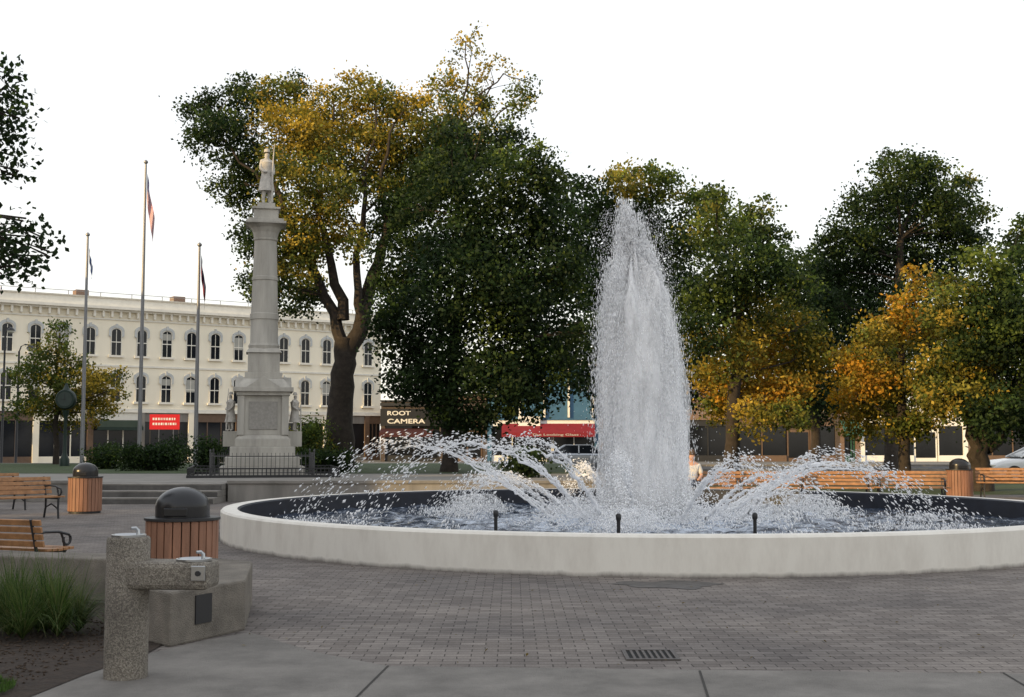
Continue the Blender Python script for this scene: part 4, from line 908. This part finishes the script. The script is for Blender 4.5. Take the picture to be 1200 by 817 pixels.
me = bpy.data.meshes.new('blades'); me.from_pydata(V, [], Fc); me.materials.append(M_LEAF); a = me.attributes.new('col', 'FLOAT_COLOR', 'POINT')
a.data.foreach_set('color', np.hstack([np.array(K), np.ones((len(K), 1))]).astype(np.float32).ravel())
o = bpy.data.objects.new('blades', me); COL.objects.link(o); o.parent = t
nb = 9000; C = np.stack([rng.uniform(-4.4, -3.12, nb), rng.uniform(6.6, 8.3, nb), np.full(nb, .03)], 1)
C = C[(C[:, 0] < -3.3+.12*np.sin(C[:, 1]*5)) & (C[:, 1] < 7.95+.25*np.sin(C[:, 0]*5))]; n = len(C)
D = np.stack([rng.normal(0, .4, n), rng.normal(0, .4, n), np.ones(n)], 1)*rng.uniform(.02, .06, (n, 1)); sd_ = rng.normal(0, .004, (n, 3))
V = np.stack([C-sd_, C+sd_, C+D, C+D*.99], 1).reshape(-1, 3)
tag(raw_mesh('grass', V, 4, [(0, 1, 2, 3)], M_LEAF, col=np.tile([[.05, .09, .02]], (n, 1))*rng.uniform(.6, 1.5, (n, 1))), 'short green turf at the lower left corner', 'grass', kind='stuff')
nb = 2600; C = np.stack([rng.uniform(-5.4, -2.8, nb), rng.uniform(7.7, 12.4, nb), np.full(nb, .018)], 1); C = C[(C[:, 0] < -3.1+.1*(C[:, 1]-9.3)) & ((C[:, 1] < 11.4) | (C[:, 0] < -4.2))]; n = len(C)
D = rng.normal(0, 1, (n, 3)); D[:, 2] *= .3; D /= np.linalg.norm(D, axis=1)[:, None]
tag(raw_mesh('mulch', droplets(C, rng.uniform(.004, .010, n), rng.uniform(.008, .03, n), D), 6, OCT, mat('mulch', (.055, .038, .026), .95, .5, 12)), 'brown bark mulch scattered over the planting bed', 'mulch', kind='stuff')
nb = 260; C = np.stack([rng.uniform(-7, 9, nb), rng.uniform(8.5, 16, nb), np.full(nb, .016)], 1)
C = C[(np.hypot(C[:, 0]-CX, C[:, 1]-CY) > R+.05) & ~((C[:, 0] < -2.2) & (C[:, 1] < 14.2))]; n = len(C)
u = np.stack([rng.normal(0, 1, n), rng.normal(0, 1, n), rng.normal(0, .25, n)], 1); u /= np.linalg.norm(u, axis=1)[:, None]; v = np.cross(u, np.array([0, .2, 1.])); s = rng.uniform(.02, .045, (n, 1))
V = np.stack([C-u*s*.5, C+v*s*.3+[0, 0, .006], C+u*s*.5, C-v*s*.3], 1).reshape(-1, 3)
tag(raw_mesh('fallen_leaves', V, 4, [(0, 1, 2, 3)], M_LEAF, col=np.array([[.12, .09, .03]])*rng.uniform(.4, 1.6, (n, 1))), 'small dry leaves scattered over the pavers', 'fallen leaves', kind='stuff')

# ------------------------------------------------------------ cars
def car(x, y, z, rz, label, mc):
    t = empty('parked_car', (x, y, z), rz, label, 'car')
    def loft(secs, name, m):
        b = MB(); n = len(secs[0]); vs = [p for s in secs for p in s]
        fs = [(i*n+k, i*n+(k+1) % n, (i+1)*n+(k+1) % n, (i+1)*n+k) for i in range(len(secs)-1) for k in range(n)]+[tuple(range(n))[::-1], tuple((len(secs)-1)*n+k for k in range(n))]
        b.add(vs, fs); o = b.build(name, m, t, smooth=True); s = o.modifiers.new('b', 'BEVEL'); s.width = .04; s.segments = 3; return o
    def sec(x, hw, z0, z1): return [(x, -hw*.93, z0), (x, -hw, z0+.2), (x, -hw*.98, z1-.12), (x, -hw*.85, z1), (x, hw*.85, z1), (x, hw*.98, z1-.12), (x, hw, z0+.2), (x, hw*.93, z0)]
    loft([sec(-2.25, .78, .35, .80), sec(-2.1, .86, .22, .95), sec(-1.2, .9, .2, 1.0), sec(.6, .9, .2, .98), sec(1.7, .88, .2, .86), sec(2.2, .78, .3, .68)], 'body', mc)
    def cs(x, hw, z1): return [(x, -hw, .96), (x, -hw*.82, z1), (x, hw*.82, z1), (x, hw, .96)]
    loft([cs(-2.0, .76, .985), cs(-1.3, .8, 1.38), cs(.2, .8, 1.4), cs(1.05, .78, .985)], 'cabin_glass', M_GLASS)
    b = MB(); b.box(-1.25, .18, -.66, .66, 1.385, 1.45); b.build('roof', mc, t, bevel=.03)
    for s in (-1, 1):
        for pr in (((.18, s*.655, 1.41), (1.05, s*.76, .98), .035), ((-.5, s*.67, 1.41), (-.5, s*.80, .98), .04), ((-1.25, s*.655, 1.41), (-1.95, s*.74, .98), .05)):
            b = MB(); b.tube([pr[0], pr[1]], pr[2], 6); b.build('pillar', mc, t)
    for sx in (-1.35, 1.35):
        for s in (-1, 1):
            o = MB().lathe([(.2, -.1), (.31, -.1), (.33, -.05), (.33, .08), (.31, .1), (.2, .1)], 0, 0, 24).build('wheel', M_DOME, t, smooth=True); o.location = (sx, s*.82, .33); o.rotation_euler = (pi/2, 0, 0)
            MB().lathe([(.19, -.105), (.19, .105)], 0, 0, 16).build('rim', M_STEEL, o)
    for s in (-1, 1):
        b = MB(); b.box(2.05, 2.2, s*.62-.14, s*.62+.14, .55, .68); b.build('headlight', M_LENS, t, bevel=.02)
        b = MB(); b.box(-2.24, -2.12, s*.66-.12, s*.66+.12, .62, .76); b.build('taillight', mat('red_lens', (.3, .01, .01), .2), t, bevel=.02)
car(xg(1218, 50), 50, 0, pi, 'white car parked at the right edge behind the bench', mat('white_car_paint', (.72, .72, .72), .2, .02))
car(xg(688, 69), 69, 0, 0, 'silver car parked on the street left of the water plume', mat('silver_car_paint', (.4, .42, .45), .25, .02, metal=.5))

# ------------------------------------------------------------ person on the bench
t = empty('person', (xg(812, BY), BY, .005), 0, 'person in a pale shirt and dark trousers seated on a bench behind the plume', 'person')
M_SKIN = mat('skin', (.5, .28, .19), .6, .05); M_SHIRT = mat('pale_shirt', (.6, .56, .5), .8, .06); M_TR = mat('dark_trousers', (.06, .07, .1), .8, .1); M_HAIR = mat('brown_hair', (.08, .05, .03), .7, .2, 30)
J = [(0,.1,.53),(0,.13,.75),(0,.14,1.0),(0,.12,1.12),(0,.09,1.2),(0,.08,1.31),
     (-.17,.12,1.0),(-.24,.08,.76),(-.14,-.12,.66),(-.1,-.2,.66),(.17,.12,1.0),(.24,.08,.76),(.14,-.12,.66),(.1,-.2,.66),
     (-.09,.05,.53),(-.13,-.38,.53),(-.13,-.36,.1),(-.14,-.5,.04),(.09,.05,.53),(.13,-.38,.53),(.13,-.36,.1),(.14,-.5,.04)]
E = [(0,1),(1,2),(2,3),(3,4),(4,5),(2,6),(6,7),(7,8),(8,9),(2,10),(10,11),(11,12),(12,13),(0,14),(14,15),(15,16),(16,17),(0,18),(18,19),(19,20),(20,21)]
Rr = [.13,.12,.13,.05,.085,.08,.06,.045,.035,.03,.06,.045,.035,.03,.08,.06,.045,.035,.08,.06,.045,.035]
skin('body', J, E, Rr, M_SKIN, t)
skin('shirt', [(0,.1,.56),(0,.13,.75),(0,.14,1.0),(-.17,.12,1.0),(-.235,.085,.78),(.17,.12,1.0),(.235,.085,.78)], [(0,1),(1,2),(2,3),(3,4),(2,5),(5,6)], [.15,.145,.15,.08,.065,.08,.065], M_SHIRT, t)
skin('trousers', [(0,.1,.54),(-.09,.05,.53),(-.13,-.38,.53),(-.13,-.36,.14),(.09,.05,.53),(.13,-.38,.53),(.13,-.36,.14)], [(0,1),(1,2),(2,3),(0,4),(4,5),(5,6)], [.14,.1,.08,.07,.1,.08,.07], M_TR, t)
b = MB(); b.lathe([(.09, 1.27), (.098, 1.31), (.09, 1.37), (.05, 1.41), (.01, 1.42)], 0, .1, 14); b.build('hair', M_HAIR, t, smooth=True)
